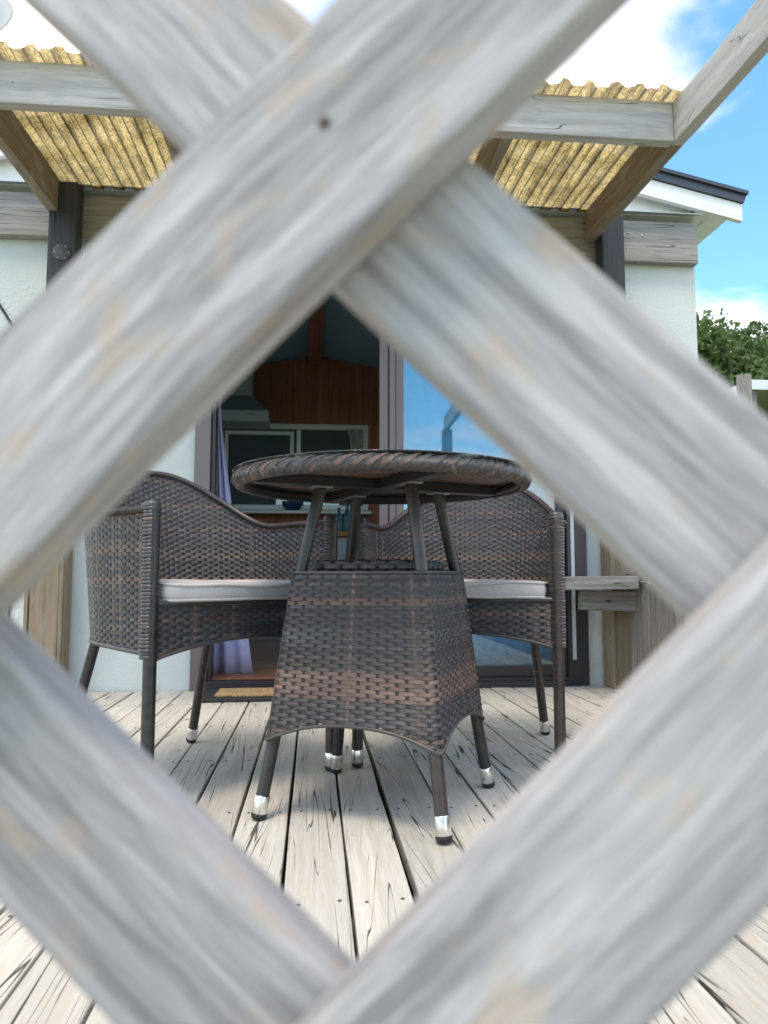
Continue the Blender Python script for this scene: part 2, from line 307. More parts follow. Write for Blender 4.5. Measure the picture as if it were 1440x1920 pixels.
def box_mesh(x0, x1, y0, y1, z0, z1, bev=.0, seg=2, cuts=0, wob=0.):
    bm = bmesh.new(); bmesh.ops.create_cube(bm, size=1)
    for v in bm.verts: v.co = Vector(((x0 + x1) / 2 + v.co.x * (x1 - x0), (y0 + y1) / 2 + v.co.y * (y1 - y0), (z0 + z1) / 2 + v.co.z * (z1 - z0)))
    if cuts:
        es = [e for e in bm.edges if abs(e.verts[0].co.x - e.verts[1].co.x) > 1e-6]
        bmesh.ops.subdivide_edges(bm, edges=es, cuts=cuts)
    if wob:
        for v in bm.verts:
            k = round(v.co.x * 5)
            v.co.y += wob * math.sin(k * 1.7 + (v.co.y > 0) * 2.1 + x0 * 3) + random.uniform(-wob, wob) * .5
            v.co.z += random.uniform(-wob, wob) * .25
    if bev: 
        es = [e for e in bm.edges if len(e.link_faces) == 2 and e.calc_face_angle(0) > .5]
        bmesh.ops.bevel(bm, geom=es, offset=bev, segments=seg, affect='EDGES', profile=.6)
    me = bpy.data.meshes.new('mesh'); bm.to_mesh(me); bm.free(); me.update(); return me
def box(name, x0, x1, y0, y1, z0, z1, m, parent=None, bev=.002, kind=None):
    return put(name, box_mesh(x0, x1, y0, y1, z0, z1, bev), m, parent, kind)
def frame_axes(p0, p1, up=(0, 0, 1)):
    X = (Vector(p1) - Vector(p0)); ln = X.length; X.normalize(); U = Vector(up); Y = U.cross(X).normalized(); Z = X.cross(Y)
    T = Matrix((( X.x, Y.x, Z.x, p0[0]), (X.y, Y.y, Z.y, p0[1]), (X.z, Y.z, Z.z, p0[2]), (0, 0, 0, 1))); return T, ln
def beam(name, p0, p1, w, h, m, parent=None, up=(0, 0, 1), bev=.004, cuts=6, wob=.0006, z='c'):
    """timber with grain along local X from p0 to p1; w across, h along up; z: c centred, t top at the line, b bottom"""
    T, ln = frame_axes(p0, p1, up); z0 = {'c': -h / 2, 't': -h, 'b': 0}[z]
    return put(name, box_mesh(0, ln, -w / 2, w / 2, z0, z0 + h, bev, 2, cuts, wob), m, parent, M4=T)
def tube_mesh(pts, rad, seg=10, closed=False, cap=True):
    P = np.array(pts, float); n = len(P); rad = np.broadcast_to(np.asarray(rad, float), (n,))
    if closed: T = np.roll(P, -1, 0) - np.roll(P, 1, 0)
    else: T = np.gradient(P, axis=0)
    T /= np.linalg.norm(T, axis=1)[:, None] + 1e-12
    up = np.array([0, 0, 1.]) if abs(T[0][2]) < .9 else np.array([1., 0, 0])
    A = np.zeros_like(P); a = np.cross(T[0], up); a /= np.linalg.norm(a); A[0] = a
    for i in range(1, n):
        a = A[i - 1] - T[i] * np.dot(A[i - 1], T[i]); A[i] = a / (np.linalg.norm(a) + 1e-12)
    B = np.cross(T, A); th = np.arange(seg) * 2 * np.pi / seg
    V = (P[:, None, :] + rad[:, None, None] * (np.cos(th)[None, :, None] * A[:, None, :] + np.sin(th)[None, :, None] * B[:, None, :])).reshape(-1, 3)
    Fc = []; R_ = n if closed else n - 1
    for i in range(R_):
        j = (i + 1) % n
        for k in range(seg):
            k2 = (k + 1) % seg; Fc.append((i * seg + k, j * seg + k, j * seg + k2, i * seg + k2))
    if cap and not closed: Fc.append(tuple(range(seg))[::1]); Fc.append(tuple((n - 1) * seg + k for k in reversed(range(seg))))
    uvs = np.zeros((len(V), 2)); uvs[:, 0] = np.repeat(np.arange(n) * .01, seg); uvs[:, 1] = 0
    return mesh_of(V, Fc, True, uvs)
def resample(P, n=None, step=None, closed=False):
    P = np.array(P, float)
    if closed: P = np.vstack([P, P[:1]])
    d = np.r_[0, np.cumsum(np.linalg.norm(np.diff(P, axis=0), axis=1))]
    if n is None: n = max(2, int(d[-1] / step) + 1)
    s = np.linspace(0, d[-1], n + 1)[:-1] if closed else np.linspace(0, d[-1], n)
    return np.stack([np.interp(s, d, P[:, k]) for k in range(P.shape[1])], 1)
def wrapped_tube(pts, r, pitch=.0042, seg=10, closed=False, depth=.0007):
    Q = resample(pts, step=pitch / 2, closed=closed)
    if closed and len(Q) % 2: Q = resample(pts, n=len(Q) + 1, closed=True)
    rr = np.where(np.arange(len(Q)) % 2 == 0, r, r - depth)
    return tube_mesh(Q, rr, seg, closed)
def lathe_mesh(prof, seg=24, center=(0, 0, 0)):
    V = []; Fc = []; n = len(prof)
    for k in range(seg):
        a = 2 * math.pi * k / seg
        for r_, z in prof: V.append((center[0] + r_ * math.cos(a), center[1] + r_ * math.sin(a), center[2] + z))
    for k in range(seg):
        k2 = (k + 1) % seg
        for i in range(n - 1): Fc.append((k * n + i, k2 * n + i, k2 * n + i + 1, k * n + i + 1))
    return mesh_of(V, Fc, True)
def smooth(a, b, x):
    t = np.clip((x - a) / (b - a), 0, 1); return t * t * (3 - 2 * t)

# ---- weaving
STK = (.017, .016, .017); LEG = (.022, .021, .022); LEG2 = (.040, .031, .029); DARK = (.055, .052, .053); MIDC = (.074, .064, .060); BROWN = (.155, .096, .077)  # stakes darker than weavers: the weavers' sheen is put into the colours
def vary(c, a=.82, b=1.2):
    f = random.uniform(a, b); g = random.uniform(.97, 1.03); return (c[0] * f * g, c[1] * f, c[2] * f / g)
def strand_color(p_brown=.13):
    q = random.random()
    base = BROWN if q < p_brown else (MIDC if q < p_brown + .2 else DARK)
    return vary(base)
def ribbon(P, side, nrm, w, crown=.0009, along=None):
    n = len(P); V = np.empty((n, 3, 3)); V[:, 0] = P - side * w / 2; V[:, 1] = P + nrm * crown; V[:, 2] = P + side * w / 2
    uv = np.empty((n, 3, 2)); uv[:, :, 0] = (np.arange(n) * .01 if along is None else along)[:, None]; uv[:, :, 1] = np.array([0, .5, 1])[None]
    i = np.arange(n - 1) * 3
    F1 = np.stack([i, i + 3, i + 4, i + 1], 1); F2 = np.stack([i + 1, i + 4, i + 5, i + 2], 1)
    return V.reshape(-1, 3), np.vstack([F1, F2]), uv.reshape(-1, 2)
def join_parts(parts):
    V, F_, U, o = [], [], [], 0
    for v, f, u in parts: V.append(v); F_.append(f + o); U.append(u); o += len(v)
    return np.vstack(V), np.vstack(F_).tolist(), np.vstack(U)
def weave(parent, surf, rows, nst, keep, zb, zt, w=.0072, amp=.0011, sw=.0068, spp=6, closed=False, local=True, colors=None, stake_rows=26, pb=.16, names=('weaver', 'stake')):
    """surf(u, v)->(P, N): u 0..1 along the strands, v height; nst stakes along u; keep(u, v) mask; zb/zt(u) ends of the stakes"""
    n = nst * spp + (1 if True else 0)
    u = np.linspace(0, 1, n)
    e = 1e-3; run = 0; cur = None
    for j, v in enumerate(rows):
        vv = np.full(n, v); P, Nn = surf(u, vv)
        P2, _ = surf(u, vv + e); side = P2 - P; side /= np.linalg.norm(side, axis=1)[:, None] + 1e-12
        c = np.cos(np.pi * (u * nst + j)); off = np.tanh(1.6 * c) / math.tanh(1.6) * amp
        Q = P + Nn * off[:, None]
        Q = Q + side * (rng.normal(0, .00025, n) )[:, None]
        k = keep(u, vv); segs = []; i = 0
        while i < n:
            if k[i]:
                a = i
                while i < n and k[i]: i += 1
                if i - a > 3: segs.append((a, i))
            else: i += 1
        parts = [ribbon(Q[a:b], side[a:b], Nn[a:b] * 1., w) for a, b in segs]
        if run <= 0: cur = strand_color(pb); run = random.choice([1, 1, 2, 2, 3, 4, 6])
        run -= 1
        if not parts: continue
        cc = colors(j, v) if colors else cur
        for V, Fc, U in parts: put(names[0], mesh_of(V, Fc.tolist(), True, U), M['wicker'], parent, color=cc, local=local)
    for i in range(nst if closed else nst + 1):
        ui = i / nst
        a, b = float(zb(np.array([ui]))[0]), float(zt(np.array([ui]))[0])
        if b - a < .004: continue
        v = np.linspace(a, b, max(4, int(stake_rows * (b - a) / .3))); uu = np.full(len(v), ui)
        P, Nn = surf(uu, v); P2, _ = surf(uu + 2e-3, v); P1, _ = surf(uu - 2e-3, v); side = P2 - P1; side /= np.linalg.norm(side, axis=1)[:, None] + 1e-12
        V, Fc, U = ribbon(P, side, Nn, sw, .0004)
        put(names[1], mesh_of(V, Fc.tolist(), True, U), M['wicker'], parent, color=(vary(BROWN) if random.random() < .12 else vary(STK)), local=local)

# ================================================================== SETTING
g = put('ground', mesh_of([(-400, -400, -.45), (400, -400, -.45), (400, 900, -.45), (-400, 900, -.45)], [(0, 1, 2, 3)]), M['lawn'], kind='structure')

YW = 3.43
# deck: joists carry the boards, each board an object
jv, jf = [], []
def addbox(V, Fc, x0, x1, y0, y1, z0, z1):
    o = len(V); V += [(x0, y0, z0), (x1, y0, z0), (x1, y1, z0), (x0, y1, z0), (x0, y0, z1), (x1, y0, z1), (x1, y1, z1), (x0, y1, z1)]
    Fc += [tuple(o + k for k in q) for q in ((0, 3, 2, 1), (4, 5, 6, 7), (0, 1, 5, 4), (1, 2, 6, 5), (2, 3, 7, 6), (3, 0, 4, 7))]
JY = [-.55, -.1, .35, .78, 1.2, 1.655, 2.12, 2.6, 3.05, 3.36]
for y in JY: addbox(jv, jf, -2.75, 2.75, y - .022, y + .022, -.16, -.0335)
for x in (-2.3, -.8, .75, 2.3): addbox(jv, jf, x - .045, x + .045, -.6, 3.38, -.449, -.161)
deck = put('deck', mesh_of(jv, jf), M['rail'], kind='structure')
gaps = [-.361, -.256, -.153, -.046, .062, .166, .281, .380, .483, .596]
while gaps[0] > -2.75: gaps.insert(0, gaps[0] - random.uniform(.1035, .108))
while gaps[-1] < 2.75: gaps.append(gaps[-1] + random.uniform(.1035, .108))
nailme = lathe_mesh([(.0, .0016), (.0022, .0014), (.0034, .0003), (.0034, -.002)], 8)
for x0, x1 in zip(gaps[:-1], gaps[1:]):
    g0 = random.uniform(.0015, .004); g1 = random.uniform(.0015, .004)
    if abs(x1 - .166) < .01: g1 = .0062
    if abs(x0 - .166) < .01: g0 = .005
    if abs(x1 + .046) < .01: g1 = .0045
    xa, xb = x0 + g0, x1 - g1; zt = random.uniform(-.0022, .0)
    bd = beam('board', ((xa + xb) / 2, -.6, zt), ((xa + xb) / 2, YW - .006 - random.uniform(0, .01), zt), xb - xa, .032, M['deck'], deck, bev=.0035, cuts=14, wob=.0009, z='t')
    for y in JY:
        if 0.7 < y < 3.2 and abs(xa) < 1.5:
            for fx in (.2, .8):
                put('nail_head', nailme, M['rust'], bd, M4=Matrix.Translation((y + .6 + random.uniform(-.006, .006), (fx - .5 + random.uniform(-.05, .05)) * (xb - xa), .0)))

# ================================================================== CABIN
XL, XR, XM = -1.86, 1.887, .02
cab = thing('cabin', 'small pale stucco cabin with bronze sliding door and low dark metal gable roof', 'cabin', (XM, YW + 1.4, 0))
SL = .223; ZW0 = 2.813                      # barge top line at the ridge
def zroof(x): return ZW0 - SL * abs(x - XM)
DX0, DX1, DZ = -.545, 1.285, 2.0
wv, wf = [], []
T_ = .14
addbox(wv, wf, XL, DX0, YW, YW + T_, -.44, DZ)
addbox(wv, wf, DX1, XR, YW, YW + T_, -.44, DZ)
addbox(wv, wf, XL, XR, YW, YW + T_, DZ, 2.22)
addbox(wv, wf, DX0, DX1, YW, YW + T_, -.44, -.04)
o = len(wv); wv += [(XL, YW, 2.22), (XR, YW, 2.22), (XR, YW, zroof(XR) - .06), (XM, YW, ZW0 - .06), (XL, YW, zroof(XL) - .06)]
o2 = len(wv); wv += [(x, y + T_, z) for x, y, z in wv[o:o + 5]]
wf += [tuple(range(o, o + 5)), tuple(reversed(range(o2, o2 + 5)))] + [(o + k, o2 + k, o2 + (k + 1) % 5, o + (k + 1) % 5) for k in (1, 2, 3, 4)]
put('front_wall', mesh_of(wv, wf), M['stucco'], cab)
for nme, x0, x1 in (('side_wall', XL, XL + .1), ('side_wall', XR - .1, XR)):
    zt_ = min(zroof(x0), zroof(x1)) - .06; V_, F__ = [], []
    addbox(V_, F__, x0, x1, YW + T_ + .002, 4.3, -.44, zt_); addbox(V_, F__, x0, x1, 5.5, 6.40, -.44, zt_); addbox(V_, F__, x0, x1, 4.3, 5.5, -.44, .95); addbox(V_, F__, x0, x1, 4.3, 5.5, 1.95, zt_)
    put(nme, mesh_of(V_, F__), M['stucco'], cab)
    xm_ = (x0 + x1) / 2
    sw_ = box('added_side_window', xm_ - .02, xm_ + .02, 4.301, 5.499, .951, .99, M['alu'], cab)  # unseen window, added on each side to let daylight into the dark room
    for a_, b__, c_, d_ in ((4.301, 5.499, 1.91, 1.949), (4.301, 4.34, .991, 1.909), (5.46, 5.499, .991, 1.909), (4.88, 4.92, .991, 1.909)): box('sash', xm_ - .02, xm_ + .02, a_, b__, c_, d_, M['alu'], sw_)
    for a_, b__ in ((4.341, 4.879), (4.921, 5.459)): box('pane', xm_ - .003, xm_ + .003, a_, b__, .991, 1.909, M['tableglass'], sw_, 0)
wv, wf = [], []
addbox(wv, wf, XL, XR, 6.402, 6.5, -.44, 2.2); o = len(wv)
wv += [(XL, 6.402, 2.2), (XR, 6.402, 2.2), (XR, 6.402, zroof(XR) - .06), (XM, 6.402, ZW0 - .06), (XL, 6.402, zroof(XL) - .06)]
wf += [tuple(reversed(range(o, o + 5)))]
put('back_wall', mesh_of(wv, wf), M['stucco'], cab)
# roof slabs with dark metal capping, white barge boards
def prism_x(pts_xz, y0, y1):
    n = len(pts_xz); V = [(x, y0, z) for x, z in pts_xz] + [(x, y1, z) for x, z in pts_xz]
    F_ = [tuple(range(n)), tuple(reversed(range(n, 2 * n)))] + [(k, n + k, n + (k + 1) % n, (k + 1) % n) for k in range(n)]
    F_ = [tuple(reversed(f)) for f in F_]
    return mesh_of(V, F_)
EX = 2.104
YB = 3.352
roof = None
for s in (1, -1):
    xe = XM + s * (EX - XM) if s > 0 else -2.07
    rf = put('roof_slope', prism_x([(XM, ZW0 + .004), (xe, zroof(xe) + .004), (xe, zroof(xe) + .030), (XM, ZW0 + .030)], YB + .03, 6.65), M['darkmetal'], cab)
    # folded barge capping: drip face and top roll
    put('barge_capping', prism_x([(XM, ZW0 + .002), (xe + s * .004, zroof(xe) + .002), (xe + s * .018, zroof(xe) + .040), (xe + s * .018, zroof(xe) + .056), (XM, ZW0 + .060)], YB - .012, YB + .029), M['darkmetal'], rf)
    put('barge_roll', prism_x([(XM, ZW0 + .044), (xe + s * .022, zroof(xe) + .040), (xe + s * .022, zroof(xe) + .058), (XM, ZW0 + .062)], YB - .026, YB - .013), M['darkmetal'], rf)
    put('barge_board', prism_x([(XM, ZW0 - .085), (xe, zroof(xe) - .087), (xe, zroof(xe)), (XM, ZW0)], YB, YB + .028), M['whitepaint'], cab)
    put('soffit', prism_x([(XM, ZW0 - .05), (xe - s * .01, zroof(xe) - .05), (xe - s * .01, zroof(xe) - .035), (XM, ZW0 - .035)], YB + .03, YW - .0125), M['whitepaint'], cab)
    xs = XR if s > 0 else XL
    xf = xe - s * .128
    put('verge_lining', prism_x([(xf + s * .002, zroof(xf) - .016), (xe - s * .004, zroof(xe) - .016), (xe - s * .004, zroof(xe) + .001), (xf + s * .002, zroof(xf) + .001)], YB + .031, 6.6), M['whitepaint'], cab)
    put('eave_soffit', prism_x([(xs + s * .002, zroof(xs) - .068), (xf - s * .0205, zroof(xf) - .068), (xf - s * .0205, zroof(xf) - .056), (xs + s * .002, zroof(xs) - .056)], YB + .031, 6.6), M['whitepaint'], cab)
    put('eave_fascia', prism_x([(xf - s * .02, zroof(xf) - .075), (xf, zroof(xf) - .075), (xf, zroof(xf) - .001), (xf - s * .02, zroof(xf) - .001)], YB + .031, 6.6), M['whitepaint'], cab)
# gable cladding panels (a vertical joint in the middle) and the flashing under them
for x0, x1 in ((XL + .01, -.62), (-.615, .63), (.635, XR - .012)):
    pts = [(x0, 2.30), (x1, 2.30), (x1, zroof(x1) - .052)] + ([(XM, ZW0 - .052)] if x0 < XM < x1 else []) + [(x0, zroof(x0) - .052)]
    put('gable_panel', prism_x(pts, YW - .012, YW - .001), M['whitepaint'], cab)
fv = [(XL - .01, YW - .013, 2.312), (XR + .003, YW - .013, 2.312), (XR + .003, YW - .088, 2.283), (XL - .01, YW - .088, 2.283)]
fv += [(x, y, z - .003) for x, y, z in fv]; fv += [(fv[3][0], YW - .0885, 2.268), (fv[2][0], YW - .0885, 2.268)]
put('flashing', mesh_of(fv, [(0, 3, 2, 1), (4, 5, 6, 7), (0, 4, 7, 3), (1, 2, 6, 5), (0, 1, 5, 4), (3, 7, 6, 2)]), M['galv'], cab)
led = beam('ledger_board', (XL, YW - .024, 2.048), (XR - .004, YW - .024, 2.048), .045, .205, M['ledger'], cab, z='b', bev=.003, cuts=20, wob=.001)
for x in (-1.6, -.9, .0, .7, 1.50, 1.6):
    put('bolt_head', lathe_mesh([(0, .004), (.008, .003), (.009, 0)], 10), M['zinc'], led, M4=Matrix.Translation((x - XL, -.0225 * -1 - .045, .13)) @ Matrix.Rotation(R(90), 4, 'X'))
# sliding door set in the opening
door = put('door_frame', box_mesh(DX0 + .001, -.473, YW - .03, YW + .085, .0, DZ - .001, .003), M['bronze'], cab)
def dbox(n, a, b, c, d, e, f, m, bev=.002): return box(n, a, b, c, d, e, f, M[m], door, bev)
dbox('jamb_groove', -.472, -.455, YW + .0, YW + .08, .03, DZ - .06, 'bronzedark')
dbox('jamb', 1.19, DX1 - .001, YW - .03, YW + .085, .0, DZ - .001, 'bronzedark')
dbox('jamb_strip', 1.205, 1.222, YW - .036, YW - .0305, .12, 1.7, 'galv', .001)
dbox('head', -.472, 1.189, YW - .03, YW + .085, DZ - .055, DZ - .001, 'bronze')
dbox('sill', -.472, 1.189, YW - .055, YW + .085, .0, .026, 'bronzedark')
for y in (-.035, -.01, .03, .06): dbox('sill_track', -.471, 1.188, YW + y, YW + y + .006, .0262, .040, 'bronzedark', .001)
for a, b, dy in ((.304, .345, .0), (.349, .378, -.012), (.381, .418, -.004)): dbox('mullion', a, b, YW + dy, YW + .055, .041, DZ - .056, 'bronze')
dbox('bottom_rail', .419, 1.189, YW + .0, YW + .035, .041, .092, 'bronzedark')
dbox('top_rail', .419, 1.189, YW + .0, YW + .035, DZ - .10, DZ - .056, 'bronze')
dbox('stile', 1.150, 1.189, YW + .0, YW + .035, .0925, DZ - .101, 'bronzedark')
dbox('glass_pane', .4185, 1.1495, YW + .014, YW + .020, .0925, DZ - .101, 'doorglass', 0)
# lining inside
RX0, RX1, RY0, RY1, ZF = -1.75, 1.78, YW + T_ + .004, 6.2, .045
def zc(x): return 2.378 - .158 * abs(x)
k = 0; y = RY0 - .11
while y < RY1 - .01:
    y2 = min(y + .14, RY1); beam('floor_board', (RX0, (y + y2) / 2, ZF), (RX1, (y + y2) / 2, ZF), y2 - y - .0015, .02, M['floorwood'], cab, z='t', bev=.001, cuts=0, wob=0); y = y2
fl_inner = box('subfloor', RX0, RX1, RY0 + .02, RY1, -.02, .024, M['rail'], cab, 0)
x = RX0
while x < RX1 - .02:
    x2 = min(x + .098, RX1); xc = (x + x2) / 2
    put('lining_board', box_mesh(0, zc(xc) - .05 - .002, -(x2 - x) / 2 + .001, (x2 - x) / 2 - .001, 0, .014, .003, 1), M['redwood'], cab, M4=frame_axes((xc, RY1 + .016, .048), (xc, RY1 + .016, 2.2), up=(0, -1, 0))[0])
    x = x2
box('back_lining', RX0, RX1, RY1 + .02, 6.40, .03, 2.12, M['redwood'], cab, 0)
for s in (-1, 1):
    xe = RX1 if s > 0 else RX0
    put('ceiling_panel', prism_x([(s * .002, zc(0)), (xe, zc(xe)), (xe, zc(xe) + .012), (s * .002, zc(0) + .012)], RY0, RY1 + .016), M['ceil'], cab)
    V_, F__ = [], []; a_, b__ = min(xe, xe + s * .004), max(xe, xe + s * .004)
    addbox(V_, F__, a_, b__, RY0, 4.3, ZF, zc(xe) - .003); addbox(V_, F__, a_, b__, 5.5, RY1, ZF, zc(xe) - .003); addbox(V_, F__, a_, b__, 4.3, 5.5, ZF, .95); addbox(V_, F__, a_, b__, 4.3, 5.5, 1.95, zc(xe) - .003)
    put('side_lining', mesh_of(V_, F__), M['cabinet'], cab)
beam('ridge_beam', (0, RY0 + .01, zc(0) - .004), (0, RY1 - .001, zc(0) - .004), .10, .09, M['redwood'], cab, z='t')
# kitchen window in the back wall
win = put('kitchen_window', box_mesh(-.84, .45, RY1 - .030, RY1 - .001, 1.74, 1.785, .003), M['alu'], cab)
def wbox(n, a, b, e, f, m, y0=-.030, y1=-.001): return box(n, a, b, RY1 + y0, RY1 + y1, e, f, M[m], win)
wbox('frame_side', -.84, -.797, 1.06, 1.739, 'alu'); wbox('frame_side', .407, .45, 1.06, 1.739, 'alu'); wbox('frame_bottom', -.796, .406, 1.06, 1.10, 'alu')
wbox('sash_stile', -.745, -.715, 1.101, 1.72, 'alu', -.022); wbox('sash_stile', -.205, -.175, 1.101, 1.72, 'alu', -.022); wbox('sash_stile', -.15, -.115, 1.101, 1.739, 'alu', -.026)
wbox('sash_rail', -.714, -.206, 1.69, 1.72, 'alu', -.022)
wbox('pane', -.796, -.151, 1.101, 1.739, 'winglass', -.009, -.006); wbox('pane', -.114, .406, 1.101, 1.739, 'winglass', -.009, -.006)
box('sill_shelf', -.86, .47, RY1 - .16, RY1 - .031, 1.02, 1.045, M['white'], win)
box('pane_backing', -.79, .40, RY1 - .004, RY1 - .0015, 1.102, 1.738, M['panegrey'], win, 0)
def cloth(name, x0f, x1f, z0, z1, y, amp, folds, m, nx=40, nz=16):
    V = []; F_ = []
    for iz in range(nz + 1):
        z = z0 + (z1 - z0) * iz / nz; a, b_ = x0f(z), x1f(z)
        for ix in range(nx + 1):
            f = ix / nx; V.append((a + (b_ - a) * f, y + amp * math.sin(f * folds * 2 * math.pi + iz * .13) + amp * .4 * math.sin(f * folds * 4.6 + iz * .31), z))
    for iz in range(nz):
        for ix in range(nx): q = iz * (nx + 1) + ix; F_.append((q, q + 1, q + nx + 2, q + nx + 1))
    me = mesh_of(V, F_, True); o = put(name, me, M[m]); md = o.modifiers.new('thick', 'SOLIDIFY'); md.thickness = .002; return o
tag(cloth('lace_curtain', lambda z: .27 + .03 * math.sin(z * 9), lambda z: .405, 1.50, 1.745, RY1 - .05, .008, 5, 'lace'), 'short striped pale curtain hanging in the kitchen window corner', 'curtain')
tag(cloth('curtain', lambda z: -.468, lambda z: -.463 + .185 * max(0, 1 - z / 1.3), .047, 1.935, YW + .19, .012, 2.3, 'purple'), 'lilac cloth curtain gathered inside the open sliding door', 'curtain')
tag(cloth('curtain', lambda z: .40, lambda z: 1.20, .0475, 1.93, YW + .20, .006, 9, 'teal', 70), 'teal curtain hanging behind the glass door panel', 'curtain')
# range hood
hd = thing('range_hood', 'steel blue canopy range hood on the red timber back wall', 'range hood', (-.65, RY1 - .15, 1.744))
box('light_rail', -.93, -.372, RY1 - .30, RY1 - .001, 1.744, 1.831, M['hoodrail'], hd, .003)
V = [(-.93, RY1 - .30, 1.832), (-.372, RY1 - .30, 1.832), (-.372, RY1 - .001, 1.832), (-.93, RY1 - .001, 1.832), (-.79, RY1 - .2, 1.975), (-.512, RY1 - .2, 1.975), (-.512, RY1 - .001, 1.975), (-.79, RY1 - .001, 1.975)]
put('canopy', mesh_of(V, [(0, 1, 5, 4), (1, 2, 6, 5), (2, 3, 7, 6), (3, 0, 4, 7), (4, 5, 6, 7), (3, 2, 1, 0)]), M['hoodblue'], hd)
box('flue', -.79, -.512, RY1 - .2, RY1 - .001, 1.976, 2.235, M['hoodrail'], hd)
for i in range(5): box('button', -.56 + i * .018, -.552 + i * .018, RY1 - .303, RY1 - .3005, 1.80, 1.808, M['rubber'], hd, 0)
# kitchen bench and what stands on it
kb = thing('kitchen_bench', 'white kitchen cupboards under an orange timber counter', 'kitchen bench', (0, 5.9, ZF))
beam('counter_top', (-1.7, 5.9, .81), (.45, 5.9, .81), .60, .038, M['counter'], kb, z='b', bev=.003, cuts=0, wob=0)
for i in range(4):
    x0 = -1.69 + i * .533; box('cupboard', x0, x0 + .528, 5.64, RY1 - .002, ZF, .809, M['cabinet'], kb)
    box('cupboard_door', x0 + .006, x0 + .522, 5.622, 5.639, ZF + .08, .80, M['cabinet'], kb)
    box('door_handle', x0 + .47, x0 + .482, 5.612, 5.6215, .55, .66, M['blacksteel'], kb)
tag(put('bowl', lathe_mesh([(0, 0), (.05, 0), (.085, .05), (.09, .075), (.086, .074), (.05, .008), (0, .006)], 24, (-.178, RY1 - .1, 1.0452)), M['bowl']), 'small dark blue bowl on the kitchen window shelf', 'bowl')
for i, (bx, h, col) in enumerate(((.192, .19, 'tealbottle'), (.255, .23, 'tealbottle'), (.315, .17, 'bowl'))):
    b_ = put('bottle', lathe_mesh([(0, 0), (.026, 0), (.027, .01), (.027, h * .62), (.011, h * .8), (.011, h), (0, h)], 16, (bx, 5.72, .8482)), M[col])
    tag(b_, ['short teal bottle on the kitchen counter', 'tall teal bottle standing on the kitchen counter', 'dark blue bottle on the kitchen counter'][i], 'bottle')
tag(put('floor_cushion', box_mesh(-.205, .15, 4.62, 4.95, ZF + .0005, .13, .03, 3), M['teal']), 'teal cushion lying on the timber floor inside the door', 'cushion')
# dish and cable
ds = thing('satellite_dish', 'pale grey satellite dish on a mast above the cabin roof', 'satellite dish', (-1.69, 3.5, zroof(-1.69) + .03))
put('mast', tube_mesh([(-1.69, 3.5, zroof(-1.69) + .02), (-1.69, 3.5, 2.85), (-1.69, 3.42, 2.95)], .018, 10), M['galv'], ds)
dm = lathe_mesh([(0, 0), (.1, .01), (.2, .038), (.3, .09), (.306, .092), (.3, .096), (.2, .046), (.1, .018), (0, .008)], 40)
reflector = put('reflector', dm, M['dish'], ds); reflector.matrix_basis = Matrix.Translation((-1.70, 3.40, 3.0)) @ Matrix.Rotation(R(62), 4, 'X')
put('feed_arm', tube_mesh([(-1.70, 3.36, 2.76), (-1.70, 3.05, 2.94)], .010, 8), M['galv'], ds)
put('feed_horn', lathe_mesh([(0, .05), (.02, .05), (.028, 0), (.0, 0)], 12, (-1.70, 3.04, 2.93)), M['dish'], ds)
tag(put('cable', tube_mesh([(-1.60, YW - .006, 2.04), (-1.54, YW - .006, 1.90), (-1.432, YW - .006, 1.736), (-1.37, YW - .006, 1.639), (-1.335, YW - .006, 1.57), (-1.34, YW - .006, 1.3), (-1.33, YW - .006, .001)], .0055, 8), M['cable']), 'thin black cable slanting down the pale stucco wall', 'cable')

# ================================================================== PERGOLA / AWNING
pg = thing('awning', 'timber lean-to awning with yellowed corrugated sheets and black posts', 'awning', (.08, 3.0, 0))
def zraf(y): return 2.093 + .037 * (y - 2.475)      # underside of rafters
YBm = 2.475
beam('front_beam', (-1.35, YBm + .0225, zraf(YBm) + .001), (1.303, YBm + .0225, zraf(YBm) + .001), .045, .152, M['beam'], pg, z='b', cuts=16, wob=.001)
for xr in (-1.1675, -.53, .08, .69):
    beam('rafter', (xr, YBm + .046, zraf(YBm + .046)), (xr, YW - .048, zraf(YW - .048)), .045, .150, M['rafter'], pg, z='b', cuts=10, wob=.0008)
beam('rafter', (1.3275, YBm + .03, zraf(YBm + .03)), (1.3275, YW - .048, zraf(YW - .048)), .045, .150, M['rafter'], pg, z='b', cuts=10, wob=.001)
beam('rafter_extension', (1.3275, -.45, zraf(-.45)), (1.3275, YBm + .029, zraf(YBm + .029)), .045, .150, M['beam'], pg, z='b', cuts=20, wob=.001)
